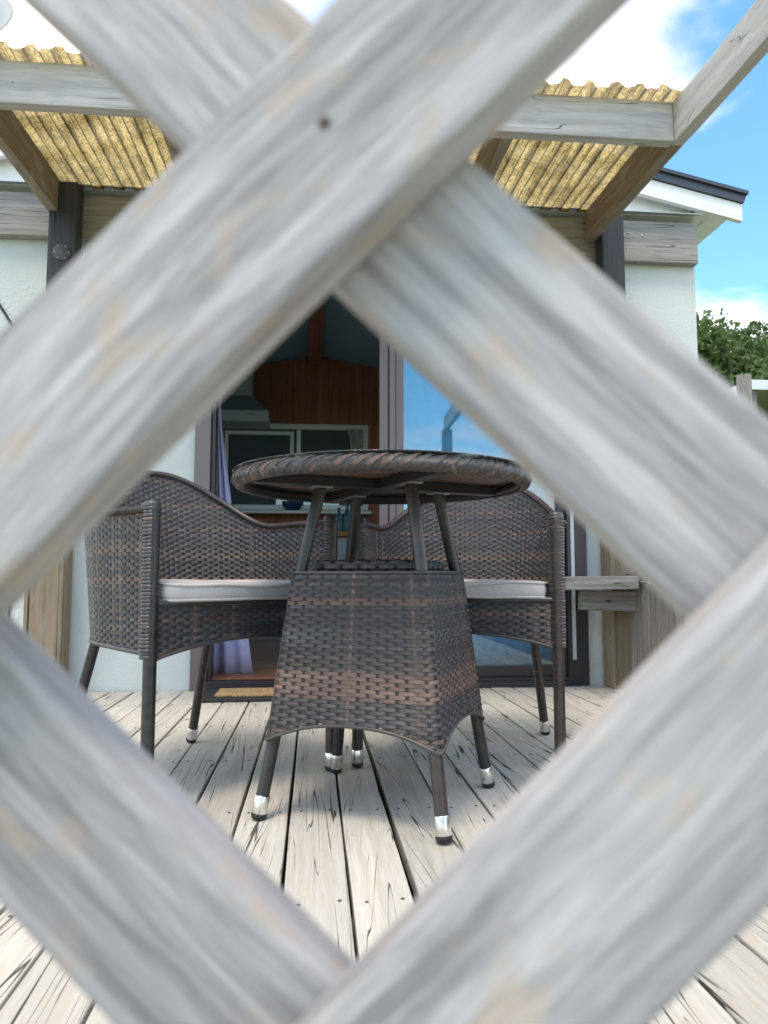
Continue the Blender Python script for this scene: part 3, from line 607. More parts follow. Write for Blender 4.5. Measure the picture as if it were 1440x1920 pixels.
# posts: black above, raw pine base below
for px0, px1 in ((-1.195, -1.075), (1.352, 1.462)):
    left = px0 < 0
    top = 2.262 if left else 2.24
    pp = put('post', box_mesh(0, top - 1.15, -(px1 - px0) / 2, (px1 - px0) / 2, -.045, .045, .006, 2, 8, .0006), M['blackpost'], pg, M4=frame_axes(((px0 + px1) / 2 + (.012 if left else 0), 3.328, 1.15), ((px0 + px1) / 2 + (.012 if left else 0), 3.328, 3), up=(0, -1, 0))[0])
    bx0, bx1 = ((-1.22, -1.062) if left else (1.352, 1.492))
    put('post_base', box_mesh(0, 1.149, -(bx1 - bx0) / 2 + .018, (bx1 - bx0) / 2 - .018, -.055, .062, .006, 2, 8, .0006), M['brownpost'], pg, M4=frame_axes(((bx0 + bx1) / 2, 3.355, .001), ((bx0 + bx1) / 2, 3.355, 3), up=(0, -1, 0))[0])
    for xx in (bx0 + .008, bx1 - .008):
        put('post_cheek', box_mesh(0, 1.149, -.008, .008, -.05, .070, .004, 2, 6, .0005), M['brownpost'], pg, M4=frame_axes((xx, 3.355, .001), (xx, 3.355, 3), up=(0, -1, 0))[0])
    if left:
        dsk = put('cover_disc', lathe_mesh([(0, .004), (.037, .004), (.040, .002), (.040, 0)], 28), M['grey'], pp, local=True)
        dsk.matrix_basis = Matrix.Translation((1.932 - 1.15, -.003, .0452))
        for k in range(6):
            a = k * math.pi / 3 + .5; q = put('screw', lathe_mesh([(0, .0025), (.003, .002), (.0038, 0)], 8), M['zinc'], pp); q.matrix_basis = Matrix.Translation((1.932 - 1.15 + .031 * math.cos(a), -.003 + .031 * math.sin(a), .0492))
beam('post', (1.3275, -.40, -.44), (1.3275, -.40, zraf(-.4) - .001), .095, .095, M['rafter'], pg, up=(0, 1, 0))
# corrugated sheets, three laps
def sheet_mesh(x0, x1, y0, y1, zoff, pitch=.0915):
    prof = [(0, 0), (.030, 0), (.043, .021), (.066, .021), (.079, 0)]
    xs = []; n0 = math.floor(x0 / pitch)
    for k in range(n0, int(x1 / pitch) + 2):
        for px, pz in prof: xs.append((k * pitch + px, pz))
    xs = [(x, z) for x, z in xs if x0 <= x <= x1]
    ny = 10; V = []; F_ = []
    for j in range(ny + 1):
        y = y0 + (y1 - y0) * j / ny
        for x, z in xs:
            jag = (random.uniform(-.012, .006) if j == 0 else 0)
            V.append((x, y + jag, zraf(y) + .152 + .004 + zoff + z + random.uniform(-.0012, .0012) + .003 * math.sin(x * 5 + y * 3)))
    m_ = len(xs)
    for j in range(ny):
        for i in range(m_ - 1): F_.append((j * m_ + i, j * m_ + i + 1, (j + 1) * m_ + i + 1, (j + 1) * m_ + i))
    return mesh_of(V, F_)
for i, (x0, x1) in enumerate(((-1.19, -.42), (-.50, .42), (.34, 1.335))):
    o = put('roof_sheet', sheet_mesh(x0, x1, YBm - .055, YW - .055, .0025 * (i % 2)), M['sheet'], pg)
    md = o.modifiers.new('thick', 'SOLIDIFY'); md.thickness = .0018

# corner bench and boarded balustrade on the right
cbn = thing('corner_bench', 'rough weathered plank seat on a dark rail beside the door', 'bench', (1.24, 3.2, 0))
beam('seat_plank', (1.078, 3.17, .446), (1.402, 3.17, .450), .14, .058, M['rail'], cbn, z='b', bev=.005, cuts=6, wob=.002)
beam('seat_plank', (1.09, 3.2645, .447), (1.424, 3.2645, .449), .040, .056, M['rail'], cbn, z='b', bev=.005, cuts=6, wob=.002)
beam('seat_rail', (1.175, 3.215, .358), (1.424, 3.215, .350), .045, .088, M['rail'], cbn, z='b')
bl = thing('balustrade', 'low weathered balustrade of upright boards along the deck edge', 'balustrade', (1.44, 2, 0))
y = 3.275; i = 0
while y > .5:
    beam('board', (1.44, y - .072, .001), (1.44, y - .072, .478 + random.uniform(-.006, .004)), .142, .03, M['rail'], bl, up=(-1, 0, 0), bev=.003); y -= .1445
beam('cap_rail', (1.45, .45, .484), (1.45, 3.27, .484), .07, .034, M['rail'], bl, z='b')
for yy in (2.9, 1.8, .7): beam('back_rail_post', (1.505, yy, .001), (1.505, yy, .483), .085, .085, M['rail'], bl, up=(0, -1, 0))

# doormat
mt = thing('doormat', 'black rubber doormat with tan coir centre at the door sill', 'doormat', (-.1, 3.22, 0))
put('rubber_border', box_mesh(-.475, .22, 3.085, 3.372, .001, .012, .004), M['rubber'], mt)
# moulded ridges of the border
V, F_ = [], []
for i in range(60):
    for j in range(26):
        x = -.468 + i * .0115; y = 3.092 + j * .0108
        if -.405 < x < .155 and 3.135 < y < 3.335: continue
        s_ = .0036; o = len(V); V += [(x - s_, y - s_, .0121), (x + s_, y - s_, .0121), (x + s_, y + s_, .0121), (x - s_, y + s_, .0121), (x, y, .0165)]; F_ += [(o, o + 1, o + 4), (o + 1, o + 2, o + 4), (o + 2, o + 3, o + 4), (o + 3, o, o + 4)]
put('rubber_stud', mesh_of(V, F_), M['rubber'], mt, kind='stuff')
put('coir_insert', box_mesh(-.40, .15, 3.14, 3.33, .0125, .022, .003, 2, 10, .001), M['coir'], mt)

# ================================================================== TABLE
TC = Vector((.1555, 1.70, 0)); TROT = math.atan2(-.174, .366)
tb = thing('bistro_table', 'round brown wicker table with glass top and basket base', 'table', tuple(TC), TROT)
HD = .283                                   # half diagonal of the feet
Zk = np.array([0, .165, .51, .70]); Sk = np.array([1, .882, .692, .53])
def sdiag(z): return HD * np.interp(z, Zk, Sk)
for q in range(4):
    a = R(45 + 90 * q); ca, sa = math.cos(a), math.sin(a)
    zs = np.linspace(.046, .7015, 60); P = np.stack([sdiag(zs) * ca, sdiag(zs) * sa, zs], 1)
    lg = put('leg', wrapped_tube(P, .0142, .0046), M['wicker'], tb, color=(LEG2 if q == 3 else LEG), local=True)
    d0, d1 = sdiag(.012), sdiag(.058)
    dirv = Vector((d1 * ca - d0 * ca, d1 * sa - d0 * sa, .046)).normalized()
    f0 = Vector((d0 * ca, d0 * sa, .012))
    put('ferrule', tube_mesh([f0 + dirv * t for t in (0, .002, .036, .0375)], [.0150, .0158, .0158, .0150], 18), M['chrome'], lg, local=True)
    put('foot_cap', tube_mesh([f0 + dirv * t for t in (-.0115, -.009, -.002, .001)], [.0105, .0145, .0166, .0160], 16), M['rubber'], lg, local=True)
    put('bracket', box_mesh(-.024, .024, -.017, .017, .6990, .7022, .001), M['zinc'], tb, M4=Matrix.Translation((sdiag(.70) * ca, sdiag(.70) * sa, 0)) @ Matrix.Rotation(a, 4, 'Z') , local=True)
# basket
def rsq(u, a, r):
    """rounded square perimeter, u 0..1 starting at the middle of the -Y... side"""
    base = resample(_rs_base(1., 1.), n=801)
    return base
def rounded_square(a, r, n=1600):
    pts = []
    for q in range(4):
        cx, cy = [(1, 1), (-1, 1), (-1, -1), (1, -1)][q]
        for k in range(21):
            t = R(90 * q) + R(90) * k / 20; pts.append((cx * (a - r) + r * math.cos(t), cy * (a - r) + r * math.sin(t)))
    pts.append(pts[0]); return resample(np.array(pts), n=n)
RS0 = rounded_square(1., .11)
uu_ = np.linspace(0, 1, len(RS0))
RST = np.gradient(RS0, axis=0); RST /= np.linalg.norm(RST, axis=1)[:, None]
def abasket(z): return sdiag(np.clip(z, 0, .7)) / 1.4142 + .0175
def surf_b(u, z):
    uw = np.mod(u, 1.0); uw = np.where((np.asarray(u) >= 1.0), 1.0, uw)
    x = np.interp(uw, uu_, RS0[:, 0]); y = np.interp(uw, uu_, RS0[:, 1]); tx = np.interp(uw, uu_, RST[:, 0]); ty = np.interp(uw, uu_, RST[:, 1])
    a = abasket(z); Nn = np.stack([ty, -tx, np.full_like(tx, .12)], 1); Nn /= np.linalg.norm(Nn, axis=1)[:, None]
    return np.stack([x * a, y * a, z], 1), Nn
def zb_b(u):
    P, _ = surf_b(np.asarray(u, float), np.full(len(np.atleast_1d(u)), .3)); a = abasket(.3)
    f = np.minimum(np.abs(P[:, 0]), np.abs(P[:, 1])) / a
    return .160 + .040 * (1 - np.clip(f / .97, 0, 1) ** 2.4)
bk = put('basket_top', box_mesh(-.138, .138, -.138, .138, .503, .509, .002), M['blacksteel'], tb, local=True)
rows = np.arange(.166, .510, .0080)
def bcol(j, z):
    f = (z - .166) / .344
    br = (.24 < f < .40) or (.80 < f < .845) or (.03 < f < .06)
    if br: c = BROWN
    elif .40 < f < .47: c = MIDC
    else: c = random.choice([DARK, DARK, MIDC, (.045, .043, .043)])
    return vary(c)
weave(bk, surf_b, rows, 68, lambda u, v: v > zb_b(u) + .002, zb_b, lambda u: np.full(len(u), .511), closed=True, colors=bcol, w=.0080, sw=.0072)
u = np.linspace(0, 1, 300)[:-1]; zbv = zb_b(u); Pb, _ = surf_b(u, zbv)
put('basket_hem', wrapped_tube(Pb, .0042, .005, 8, True), M['wicker'], bk, color=MIDC, local=True)
Pt, _ = surf_b(u, np.full(len(u), .511))
put('basket_rim', wrapped_tube(Pt, .0040, .005, 8, True), M['wicker'], bk, color=DARK, local=True)
# dark liner so light does not pass through the basket
lv = []; lf = []
for kz, z in enumerate((.205, .3, .4, .502)):
    for k in range(40): P, Nn = surf_b(np.array([k / 40.]), np.array([z])); lv.append(tuple(P[0] - Nn[0] * .006))
for kz in range(3):
    for k in range(40): k2 = (k + 1) % 40; lf.append((kz * 40 + k, kz * 40 + k2, kz * 40 + 40 + k2, kz * 40 + 40 + k))
put('basket_liner', mesh_of(lv, lf, True), M['blacksteel'], tb, local=True)
# braided ring on the shelf
RS1 = rounded_square(.112, .035)
RT1 = np.gradient(RS1, axis=0); RT1 /= np.linalg.norm(RT1, axis=1)[:, None]
def surf_r(u, v):
    uw = np.clip(u, 0, 1); x = np.interp(uw, uu_, RS1[:, 0]); y = np.interp(uw, uu_, RS1[:, 1]); tx = np.interp(uw, uu_, RT1[:, 0]); ty = np.interp(uw, uu_, RT1[:, 1])
    n_ = np.stack([ty * np.cos(v), -tx * np.cos(v), np.sin(v)], 1)
    return np.stack([x, y, np.full_like(x, .5255)], 1) + n_ * np.array([.0135, .0135, .0115]), n_
ring = put('shelf_ring', tube_mesh(np.c_[RS1[::8], np.full(len(RS1[::8]), .5255)], .0105, 10, True), M['wicker'], tb, color=DARK, local=True)
weave(ring, surf_r, np.linspace(-2.2, 2.6, 8), 40, lambda u, v: v > -9, lambda u: np.full(len(u), -2.2), lambda u: np.full(len(u), 2.6), closed=True, w=.0085, amp=.0016, sw=.008, stake_rows=1, pb=.05)
# table top: wrapped rim, woven panel, cross bars, glass
RIM = .3215; ZR = .7165
prof = []
for k in range(16):
    a = 2 * math.pi * k / 16; prof.append((RIM + .0160 * math.cos(a), .0135 * math.sin(a) + ZR))
rim = put('rim_core', lathe_mesh(prof + [prof[0]], 72), M['blacksteel'], tb, local=True)
def wrap_mesh(sgn, a0, a1, dth, lift, w):
    n = 14; P = []; Nn = []; Sd = []
    for i in range(n):
        f = i / (n - 1); ph = a0 + (a1 - a0) * f; th = sgn * dth * (f - .5)
        off = lift * (.35 + math.sin(math.pi * f) ** .6)
        rr = RIM + (.0172 + off) * math.cos(ph); z = ZR + (.0147 + off) * math.sin(ph)
        P.append((rr * math.cos(th), rr * math.sin(th), z)); Nn.append((math.cos(ph) * math.cos(th), math.cos(ph) * math.sin(th), math.sin(ph)))
    P = np.array(P); Nn = np.array(Nn); T = np.gradient(P, axis=0); T /= np.linalg.norm(T, axis=1)[:, None]; side = np.cross(Nn, T); side /= np.linalg.norm(side, axis=1)[:, None]
    V, F_, U = ribbon(P, side, Nn, w, .0016); return mesh_of(V, F_.tolist(), True, U)
wa = [wrap_mesh(1, -1.9, 2.5, .20, .0005, .0110), wrap_mesh(1, -.45, 2.3, .18, .0020, .0088), wrap_mesh(-1, -1.5, .30, .07, .0013, .0085)]
for me in wa: me.materials.append(M['wicker'])
for k in range(150):
    put('wrap', wa[0], None, rim, color=strand_color(.12), M4=Matrix.Rotation(2 * math.pi * k / 150 + random.uniform(-.004, .004), 4, 'Z'), local=True)
for k in range(70):
    put('braid', wa[1], None, rim, color=vary(random.choice([BROWN, (.085, .075, .07), (.075, .07, .068), (.06, .056, .055)])), M4=Matrix.Rotation(2 * math.pi * (k + .5) / 70 + random.uniform(-.012, .012), 4, 'Z'), local=True)
    if k % 2: put('braid', wa[2], None, rim, color=strand_color(.1), M4=Matrix.Rotation(2 * math.pi * (k + .2) / 70 + random.uniform(-.012, .012), 4, 'Z'), local=True)
ZP = .7280
pan = put('panel_hoop', tube_mesh([(.302 * math.cos(2 * math.pi * k / 60), .302 * math.sin(2 * math.pi * k / 60), ZP) for k in range(60)], .005, 8, True), M['blacksteel'], tb, local=True)
def surf_p(u, v): return np.stack([(np.asarray(u) - .5) * .62, v, np.full(len(np.atleast_1d(v)), ZP)], 1), np.tile(np.array([0, 0, -1.]), (len(np.atleast_1d(v)), 1))
weave(pan, surf_p, np.arange(-.296, .297, .0078), 36, lambda u, v: ((u - .5) * .62) ** 2 + v ** 2 < .304 ** 2, lambda u: -np.sqrt(np.maximum(0, .303 ** 2 - ((u - .5) * .62) ** 2)), lambda u: np.sqrt(np.maximum(0, .303 ** 2 - ((u - .5) * .62) ** 2)), w=.0073, spp=5, colors=lambda j, v: vary((.19, .125, .10), .75, 1.25))
for q in range(2):
    Tm = Matrix.Rotation(R(45 + 90 * q), 4, 'Z')
    if q == 0: put('cross_bar', box_mesh(-.306, .306, -.016, .016, .7025, .7235, .002), M['blacksteel'], tb, M4=Tm, local=True)
    else:
        put('cross_bar', box_mesh(-.306, -.0165, -.016, .016, .7025, .7235, .002), M['blacksteel'], tb, M4=Tm, local=True)
        put('cross_bar', box_mesh(.0165, .306, -.016, .016, .7025, .7235, .002), M['blacksteel'], tb, M4=Tm, local=True)
gl = put('glass_top', lathe_mesh([(0, .7345), (.335, .7345), (.3385, .7353), (.340, .7370), (.3385, .7387), (.335, .7395), (0, .7395)], 96), M['tableglass'], tb, local=True)

# ================================================================== CHAIRS
def bez(pts, n=400):
    """Catmull-Rom through points"""
    P = np.array([2 * np.array(pts[0]) - np.array(pts[1])] + [np.array(p) for p in pts] + [2 * np.array(pts[-1]) - np.array(pts[-2])], float); out = []
    for i in range(1, len(P) - 2):
        t = np.linspace(0, 1, 60, endpoint=False)[:, None]; p0, p1, p2, p3 = P[i - 1:i + 3]
        out.append(.5 * ((2 * p1) + (-p0 + p2) * t + (2 * p0 - 5 * p1 + 4 * p2 - p3) * t ** 2 + (-p0 + 3 * p1 - 3 * p2 + p3) * t ** 3))
    out.append(P[-2:-1]); return resample(np.vstack(out), n=n)
TOPC = bez([(-.260, .0), (-.277, .14), (-.280, .28), (-.237, .42), (-.128, .515), (0, .54), (.128, .515), (.237, .42), (.280, .28), (.277, .14), (.260, .0)])
BOTC = bez([(-.258, .0), (-.268, .13), (-.262, .25), (-.215, .36), (-.115, .43), (0, .445), (.115, .43), (.215, .36), (.262, .25), (.268, .13), (.258, .0)])
uc = np.linspace(0, 1, 400)
Z0, Z1 = .335, .812
def surf_c(u, z):
    u = np.clip(u, 0, 1); z = np.asarray(z, float); t = np.clip((z - Z0) / (Z1 - Z0), -.1, 1.1); t = t ** 1.0
    P = []
    for k in (0, 1): P.append(np.interp(u, uc, BOTC[:, k]) * (1 - t) + np.interp(u, uc, TOPC[:, k]) * t)
    e = 2e-3; ua, ub = np.clip(u - e, 0, 1), np.clip(u + e, 0, 1)
    tx = np.interp(ub, uc, TOPC[:, 0]) - np.interp(ua, uc, TOPC[:, 0]); ty = np.interp(ub, uc, TOPC[:, 1]) - np.interp(ua, uc, TOPC[:, 1]); ln = np.hypot(tx, ty)
    Nn = np.stack([ty / ln, -tx / ln, np.full_like(tx, .15)], 1)      # points to the inside of the tub
    return np.stack([P[0], P[1], z], 1), Nn
def ztop(u): return .650 + .158 * smooth(.20, .46, np.minimum(u, 1 - u))
def zbot(u): return Z0 + .012 * np.sin(np.pi * np.clip(np.minimum(u, 1 - u) / .5, 0, 1))
def chair_colors(j, z):
    if j % 9 in (0, 1) and random.random() < .6: c = tuple(.75 * a + .25 * b for a, b in zip(BROWN, DARK))
    elif j % 9 in (2, 5, 8): c = MIDC
    else: c = DARK
    return vary(c)
RING = lathe_mesh([(.0166, 0), (.0190, .0012), (.0198, .0040), (.0190, .0068), (.0166, .0080)], 14)
def make_chair(label, loc, rz, grp):
    t = thing('wicker_armchair', label, 'chair', loc, rz, grp)
    u = np.linspace(0, 1, 260); P, _ = surf_c(u, ztop(u))
    # rim runs up and over the two front posts
    shell = put('shell_rim', wrapped_tube(P, .0095, .0062, 10, depth=.0022), M['wicker'], t, color=LEG2, local=True)
    weave(shell, surf_c, np.arange(.345, .806, .0080), 84, lambda u, v: (v < ztop(u) - .004) & (v > zbot(u) + .003), zbot, lambda u: ztop(u) - .002, spp=6, colors=chair_colors, w=.0083, amp=.0014, sw=.0088)
    P, _ = surf_c(u, zbot(u)); put('shell_hem', wrapped_tube(P, .006, .0055, 8), M['wicker'], shell, color=DARK, local=True)
    # front apron
    def surf_f(uu, z): 
        uu = np.asarray(uu, float); return np.stack([-.258 + .516 * uu, np.full_like(uu, -.004), np.asarray(z, float)], 1), np.tile(np.array([0, -1., .0]), (len(uu), 1))
    def zbf(uu): return .322 + .038 * np.sin(np.pi * np.clip(uu, 0, 1)) ** .8
    ap = put('apron_rail', wrapped_tube([(-.258, -.002, .444), (.258, -.002, .444)], .008, .005), M['wicker'], t, color=DARK, local=True)
    weave(ap, surf_f, np.arange(.326, .442, .0081), 30, lambda uu, v: v > zbf(uu), zbf, lambda uu: np.full(len(uu), .444), colors=chair_colors, w=.0083, sw=.0085)
    uu = np.linspace(0, 1, 60); P, _ = surf_f(uu, zbf(uu)); put('apron_hem', wrapped_tube(P, .0048, .005, 8), M['wicker'], ap, color=DARK, local=True)
    # seat deck
    o = BOTC * np.array([.955, .94]); n = len(o[::8])
    V = [(x, y + .006, .438) for x, y in o[::8]] + [(x, y + .006, .444) for x, y in o[::8]]
    put('seat_deck', mesh_of(V, [tuple(reversed(range(n))), tuple(range(n, 2 * n))] + [(k, (k + 1) % n, n + (k + 1) % n, n + k) for k in range(n)]), M['blacksteel'], t, local=True)
    for s in (-1, 1):
        for fr in (True, False):
            if fr: pts = [(s * .262, -.002, .045), (s * .262, -.002, .648)]; r_ = .0150; foot = (s * .262, -.002); d = Vector((0, 0, 1))
            else: pts = [(s * .1945, .540, .045), (s * .170, .425, .36)]; r_ = .0140; d = (Vector(pts[1]) - Vector(pts[0])).normalized(); foot = (s * .1945 - d.x / d.z * .033, .540 - d.y / d.z * .033)
            lg = put('front_post' if fr else 'rear_leg', wrapped_tube(pts, r_, .0046), M['wicker'], t, color=random.choice([LEG, LEG2]), local=True)
            if fr:
                # thicker woven wrapping of the arm front
                for k in range(41):
                    put('wrap_strand', RING, M['wicker'], lg, color=chair_colors(k * 1 if k % 2 else 3, 0), local=True, M4=Matrix.Translation((s * .262, .004, .326 + k * .0080)) @ Matrix.Rotation(random.uniform(-.06, .06), 4, 'Y') @ Matrix.Rotation(random.uniform(-.06, .06), 4, 'X') @ Matrix.Scale(random.uniform(.97, 1.03), 4))
                put('arm_cap', lathe_mesh([(.0192, 0), (.0190, .006), (.0135, .012), (0, .0135)], 14, (s * .262, .005, .6545)), M['wicker'], lg, local=True, color=DARK)
            f0 = Vector((foot[0], foot[1], .012))
            put('ferrule', tube_mesh([f0 + d * q for q in (0, .002, .034, .0355)], [.0145, .0155, .0155, .0148], 16), M['chrome'], lg, local=True)
            put('foot_cap', tube_mesh([f0 + d * q for q in (-.0115, -.009, -.002, .001)], [.0105, .0142, .0163, .0158], 16), M['rubber'], lg, local=True)
    return t
def copy_tree(o, parent=None):
    c = o.copy(); C.objects.link(c); c.parent = parent
    for ch in o.children: copy_tree(ch, c)
    return c
GR = 'pair of brown wicker tub chairs'
ch1 = make_chair('brown wicker tub chair beside the lilac curtain side of the door', (-.150, 1.813, 0), math.atan2(.66, .75), GR)
ch2 = copy_tree(ch1); ch2.location = (.366, 1.921, 0); ch2.rotation_euler = (0, 0, R(-20.4)); ch2['label'] = 'brown wicker tub chair in front of the blue glass door panel'
# seat cushions
def cushion(label, chair):
    t = thing('seat_cushion', label, 'cushion', chair.location, chair.rotation_euler.z, 'grey seat cushions')
    # outline: U shape with straight front, front edge slightly bowed
    o = [(-.232, .012), (-.232, .13), (-.222, .25), (-.175, .345), (-.09, .40), (0, .412), (.09, .40), (.175, .345), (.222, .25), (.232, .13), (.232, .012), (.215, -.008), (.11, -.016), (0, -.019), (-.11, -.016), (-.215, -.008)]
    P = resample(bez(o + [o[0]], 400), n=160, closed=False)[:-1]; n = len(P); cxy = np.array([0, .18])
    loops = []
    for f, z in ((.60, .4450), (.93, .4447), (.985, .4465), (1.0, .4490), (1.012, .460), (1.010, .473), (1.0, .4830), (.985, .4865), (.93, .489), (.75, .4905), (.45, .492), (.0, .492)):
        Q = cxy + (P - cxy) * f; ang = np.linspace(0, 2 * np.pi, n, endpoint=False)
        sag = .0035 * np.sin(ang * 3 + 1) * min(1, f * 1.2) + .0022 * np.sin(ang * 7)
        loops.append(np.c_[Q, z + (sag if z > .456 else np.abs(sag) * .25)])
    V = np.vstack(loops); F_ = []
    for j in range(len(loops) - 1):
        for k in range(n): k2 = (k + 1) % n; F_.append((j * n + k, j * n + k2, (j + 1) * n + k2, (j + 1) * n + k))
    F_.append(tuple(reversed(range(n))))
    pad = put('pad', mesh_of(V, F_, True), M['fabric'], t, local=True)
    for li in (3, 6): put('piping', tube_mesh(loops[li] + np.array([0, 0, .0005]), .0034, 8, True), M['fabric'], pad, local=True)
    return t
cushion('flat grey seat cushion on the chair beside the lilac curtain', ch1)
cushion('flat grey seat cushion on the chair before the blue glass panel', ch2)

# ================================================================== BACKGROUND
def leaf_cloud(centres, n, size, mname, name, parent):
    cs = np.array([c[:3] for c in centres]); rs = np.array([c[3] for c in centres]); p = rs ** 2 / (rs ** 2).sum()
    ix = rng.choice(len(cs), n, p=p); d = rng.normal(size=(n, 3)); d /= np.linalg.norm(d, axis=1)[:, None]
    rad = rs[ix] * (rng.random(n) ** .33) * rng.uniform(.75, 1.12, n); P = cs[ix] + d * rad[:, None] * np.array([1, 1, .8])
    a = rng.normal(size=(n, 3)); a /= np.linalg.norm(a, axis=1)[:, None]; b_ = np.cross(a, rng.normal(size=(n, 3))); b_ /= np.linalg.norm(b_, axis=1)[:, None]
    s_ = size * rng.uniform(.6, 1.3, n)[:, None]
    V = np.stack([P - a * s_, P + b_ * s_ * .5, P + a * s_, P - b_ * s_ * .5], 1).reshape(-1, 3)
    i = np.arange(n) * 4; put(name, mesh_of(V, np.stack([i, i + 1, i + 2, i + 3], 1).tolist()), M[mname], parent)
def tree(label, base, h, spread, n, ls, nl, mname='leaf', name='broadleaf_tree'):
    t = thing(name, label, 'tree', base); bx, by, bz = base
    trunk = put('trunk', tube_mesh([(bx, by, bz), (bx + .05, by, bz + h * .25), (bx - .05, by + .05, bz + h * .5), (bx, by, bz + h * .75)], [h * .035, h * .028, h * .02, h * .009], 12), M['bark'], t)
    cen = []
    for k in range(n):
        a = random.uniform(0, 2 * math.pi); f = random.random() ** .5; hh = random.uniform(.30, .95); e = math.sin(math.pi * min(1, (hh - .2) / .85)) ** .5
        x = bx + math.cos(a) * f * spread * e; y = by + math.sin(a) * f * spread * e; z = bz + h * hh; r_ = h * random.uniform(.06, .12); cen.append((x, y, z, r_))
        if k < 16: put('limb', tube_mesh([(bx, by, bz + h * (.2 + hh * .25)), ((bx + x) / 2, (by + y) / 2, bz + h * (.2 + hh * .25) * .5 + z * .5 - bz * .5), (x, y, z)], [h * .014, h * .009, h * .003], 7), M['bark'], trunk)
    for k in range(n // 2):      # shoots that break the outline
        a = random.uniform(0, 2 * math.pi); f = random.random() ** .5; cen.append((bx + math.cos(a) * f * spread * .8, by + math.sin(a) * f * spread * .8, bz + h * (1.0 - .12 * f + random.uniform(-.03, .05)), h * .03))
    leaf_cloud(cen, nl, ls, mname, 'crown', t)
tree('dense dark green tree rising beside the cabin corner', (8.9, 15.6, -.45), 6.35, 2.6, 60, .075, 30000)
tree('dense green tree behind the white neighbouring roof', (12.6, 17.5, -.45), 7.4, 2.9, 56, .08, 26000)
tree('light green bush under the white neighbouring roof', (9.0, 11.9, -.45), 4.6, 1.3, 26, .06, 9000, 'leaf2', 'bush')
# neighbour's white roofed carport and an old fence post
cp = thing('carport', 'white flat roofed carport beyond the cabin, in front of the trees', 'carport', (9.3, 13.2, -.45))
put('roof', box_mesh(7.8, 11.0, 12.4, 14.2, 3.98, 4.02, .005), M['white'], cp)
for a, b_, c, d in ((7.78, 11.02, 12.36, 12.395), (7.78, 11.02, 14.205, 14.24)): put('fascia', box_mesh(a, b_, c, d, 3.86, 4.04, .003), M['white'], cp)
for a in (7.76, 11.005): put('fascia', box_mesh(a, a + .035, 12.4, 14.2, 3.86, 4.04, .003), M['white'], cp)
for xx in (7.86, 10.9):
    for yy in (12.46, 14.1): put('post', box_mesh(xx - .05, xx + .05, yy - .05, yy + .05, -.449, 3.979, .004), M['rail'], cp)
tag(beam('fence_post', (4.33, 7.0, -.449), (4.33, 7.0, 2.55), .105, .105, M['rail'], None, up=(0, -1, 0)), 'tall rough grey timber post standing beyond the cabin corner', 'post')

# ================================================================== TRELLIS in front of the lens
PSI = YAW + .1228; D0 = .1611; LW = .045; LT = .0172
nv = Vector((math.sin(PSI), math.cos(PSI), 0)); rv = Vector((math.cos(PSI), -math.sin(PSI), 0)); uv_ = Vector((0, 0, 1))
fwd = Vector((math.sin(YAW) * math.cos(PITCH), math.cos(YAW) * math.cos(PITCH), math.sin(PITCH)))
O0 = Vector((0, 0, .5)) + fwd * D0
tre = thing('trellis', 'weathered grey diagonal timber lattice screen', 'trellis', (O0.x, O0.y, 0))
RX_, RZ0, RZ1 = .62, .04, 1.04
def lath(lay, off, ang, mn='lath'):
    d = (math.cos(ang), math.sin(ang)); n_ = (-d[1], d[0]); c0 = (n_[0] * off, n_[1] * off)
    lo, hi = -9., 9.
    for (p, dd, a, b_) in ((c0[0], d[0], -RX_, RX_), (c0[1] + O0.z, d[1], RZ0, RZ1)):
        t0, t1 = (a - p) / dd, (b_ - p) / dd
        lo = max(lo, min(t0, t1)); hi = min(hi, max(t0, t1))
    if hi - lo < .09: return None
    def pt(t): return O0 + rv * (c0[0] + d[0] * t) + uv_ * (c0[1] + d[1] * t) + nv * (lay * LT + LT / 2)
    return beam('lath', pt(lo), pt(hi), LW, LT - .0003, M[mn], tre, up=tuple(-nv), bev=.0022, cuts=16, wob=.0005)
pit = .1605
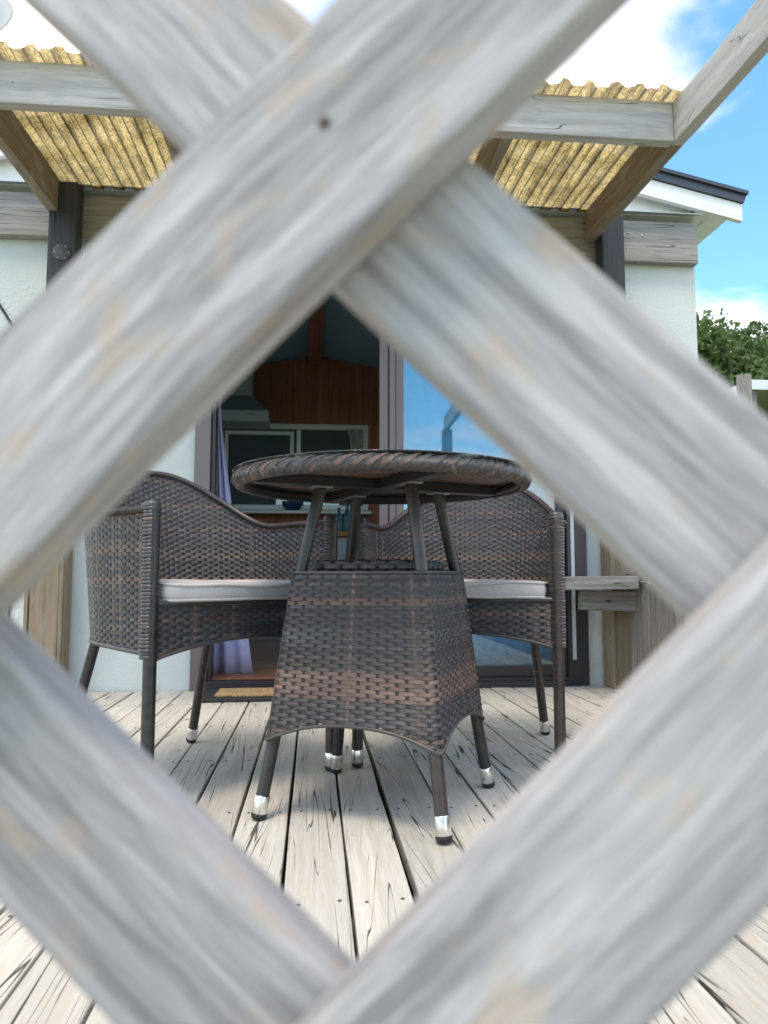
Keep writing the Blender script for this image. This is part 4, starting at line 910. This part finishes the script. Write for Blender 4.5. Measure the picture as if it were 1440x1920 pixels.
fr_ = [(.0732, math.pi / 4 + .0112 - .038), (-.0869, math.pi / 4 + .0112 - .0034)]
bk_ = [(.0546, -math.pi / 4 + .0112 - .0092), (-.1127, -math.pi / 4 + .0112 + .0506)]
for k in range(1, 6): fr_ += [(.0732 + pit * k, math.pi / 4 + random.uniform(-.01, .01)), (-.0869 - pit * k, math.pi / 4 + random.uniform(-.01, .01))]
for k in range(1, 6): bk_ += [(.0546 + pit * k, -math.pi / 4 + random.uniform(-.01, .01)), (-.1127 - pit * k, -math.pi / 4 + random.uniform(-.01, .01))]
for k, (o_, a_) in enumerate(fr_): lath(0, o_, a_, 'lath_shaded' if k % 4 in (1, 2) else 'lath')
for k, (o_, a_) in enumerate(bk_): lath(1, o_, a_, 'lath_shaded' if k % 4 in (1, 2) else 'lath')
nl = lathe_mesh([(0, .0005), (.0010, .0004), (.0015, .0001), (.0015, -.002)], 10)
RM = Matrix((( rv.x, 0, -nv.x, 0), (rv.y, 0, -nv.y, 0), (0, 1, 0, 0), (0, 0, 0, 1)))
for o1, a1 in fr_:
    for o2, a2 in bk_:
        A = np.array([[-math.sin(a1), math.cos(a1)], [-math.sin(a2), math.cos(a2)]]); q = np.linalg.solve(A, np.array([o1, o2]))
        if abs(q[0]) < RX_ - .03 and RZ0 + .03 < q[1] + O0.z < RZ1 - .03:
            p = O0 + rv * (q[0] - .0016) + uv_ * (q[1] + .001); Tm = RM.copy(); Tm.translation = p; put('nail_head', nl, M['rust'], tre, M4=Tm)
for z in (RZ0 - .02, RZ1 + .02):
    p0 = Vector((O0.x, O0.y, z)) - rv * (RX_ + .05) + nv * LT; p1 = Vector((O0.x, O0.y, z)) + rv * (RX_ + .05) + nv * LT
    beam('frame_rail', p0, p1, .045, .0395, M['lath'], tre)
for s in (-1, 1):
    p = Vector((O0.x, O0.y, 0)) + rv * s * (RX_ + .025) + nv * LT
    beam('frame_post', (p.x, p.y, .001), (p.x, p.y, 1.1), .045, .045, M['lath'], tre, up=tuple(-nv))
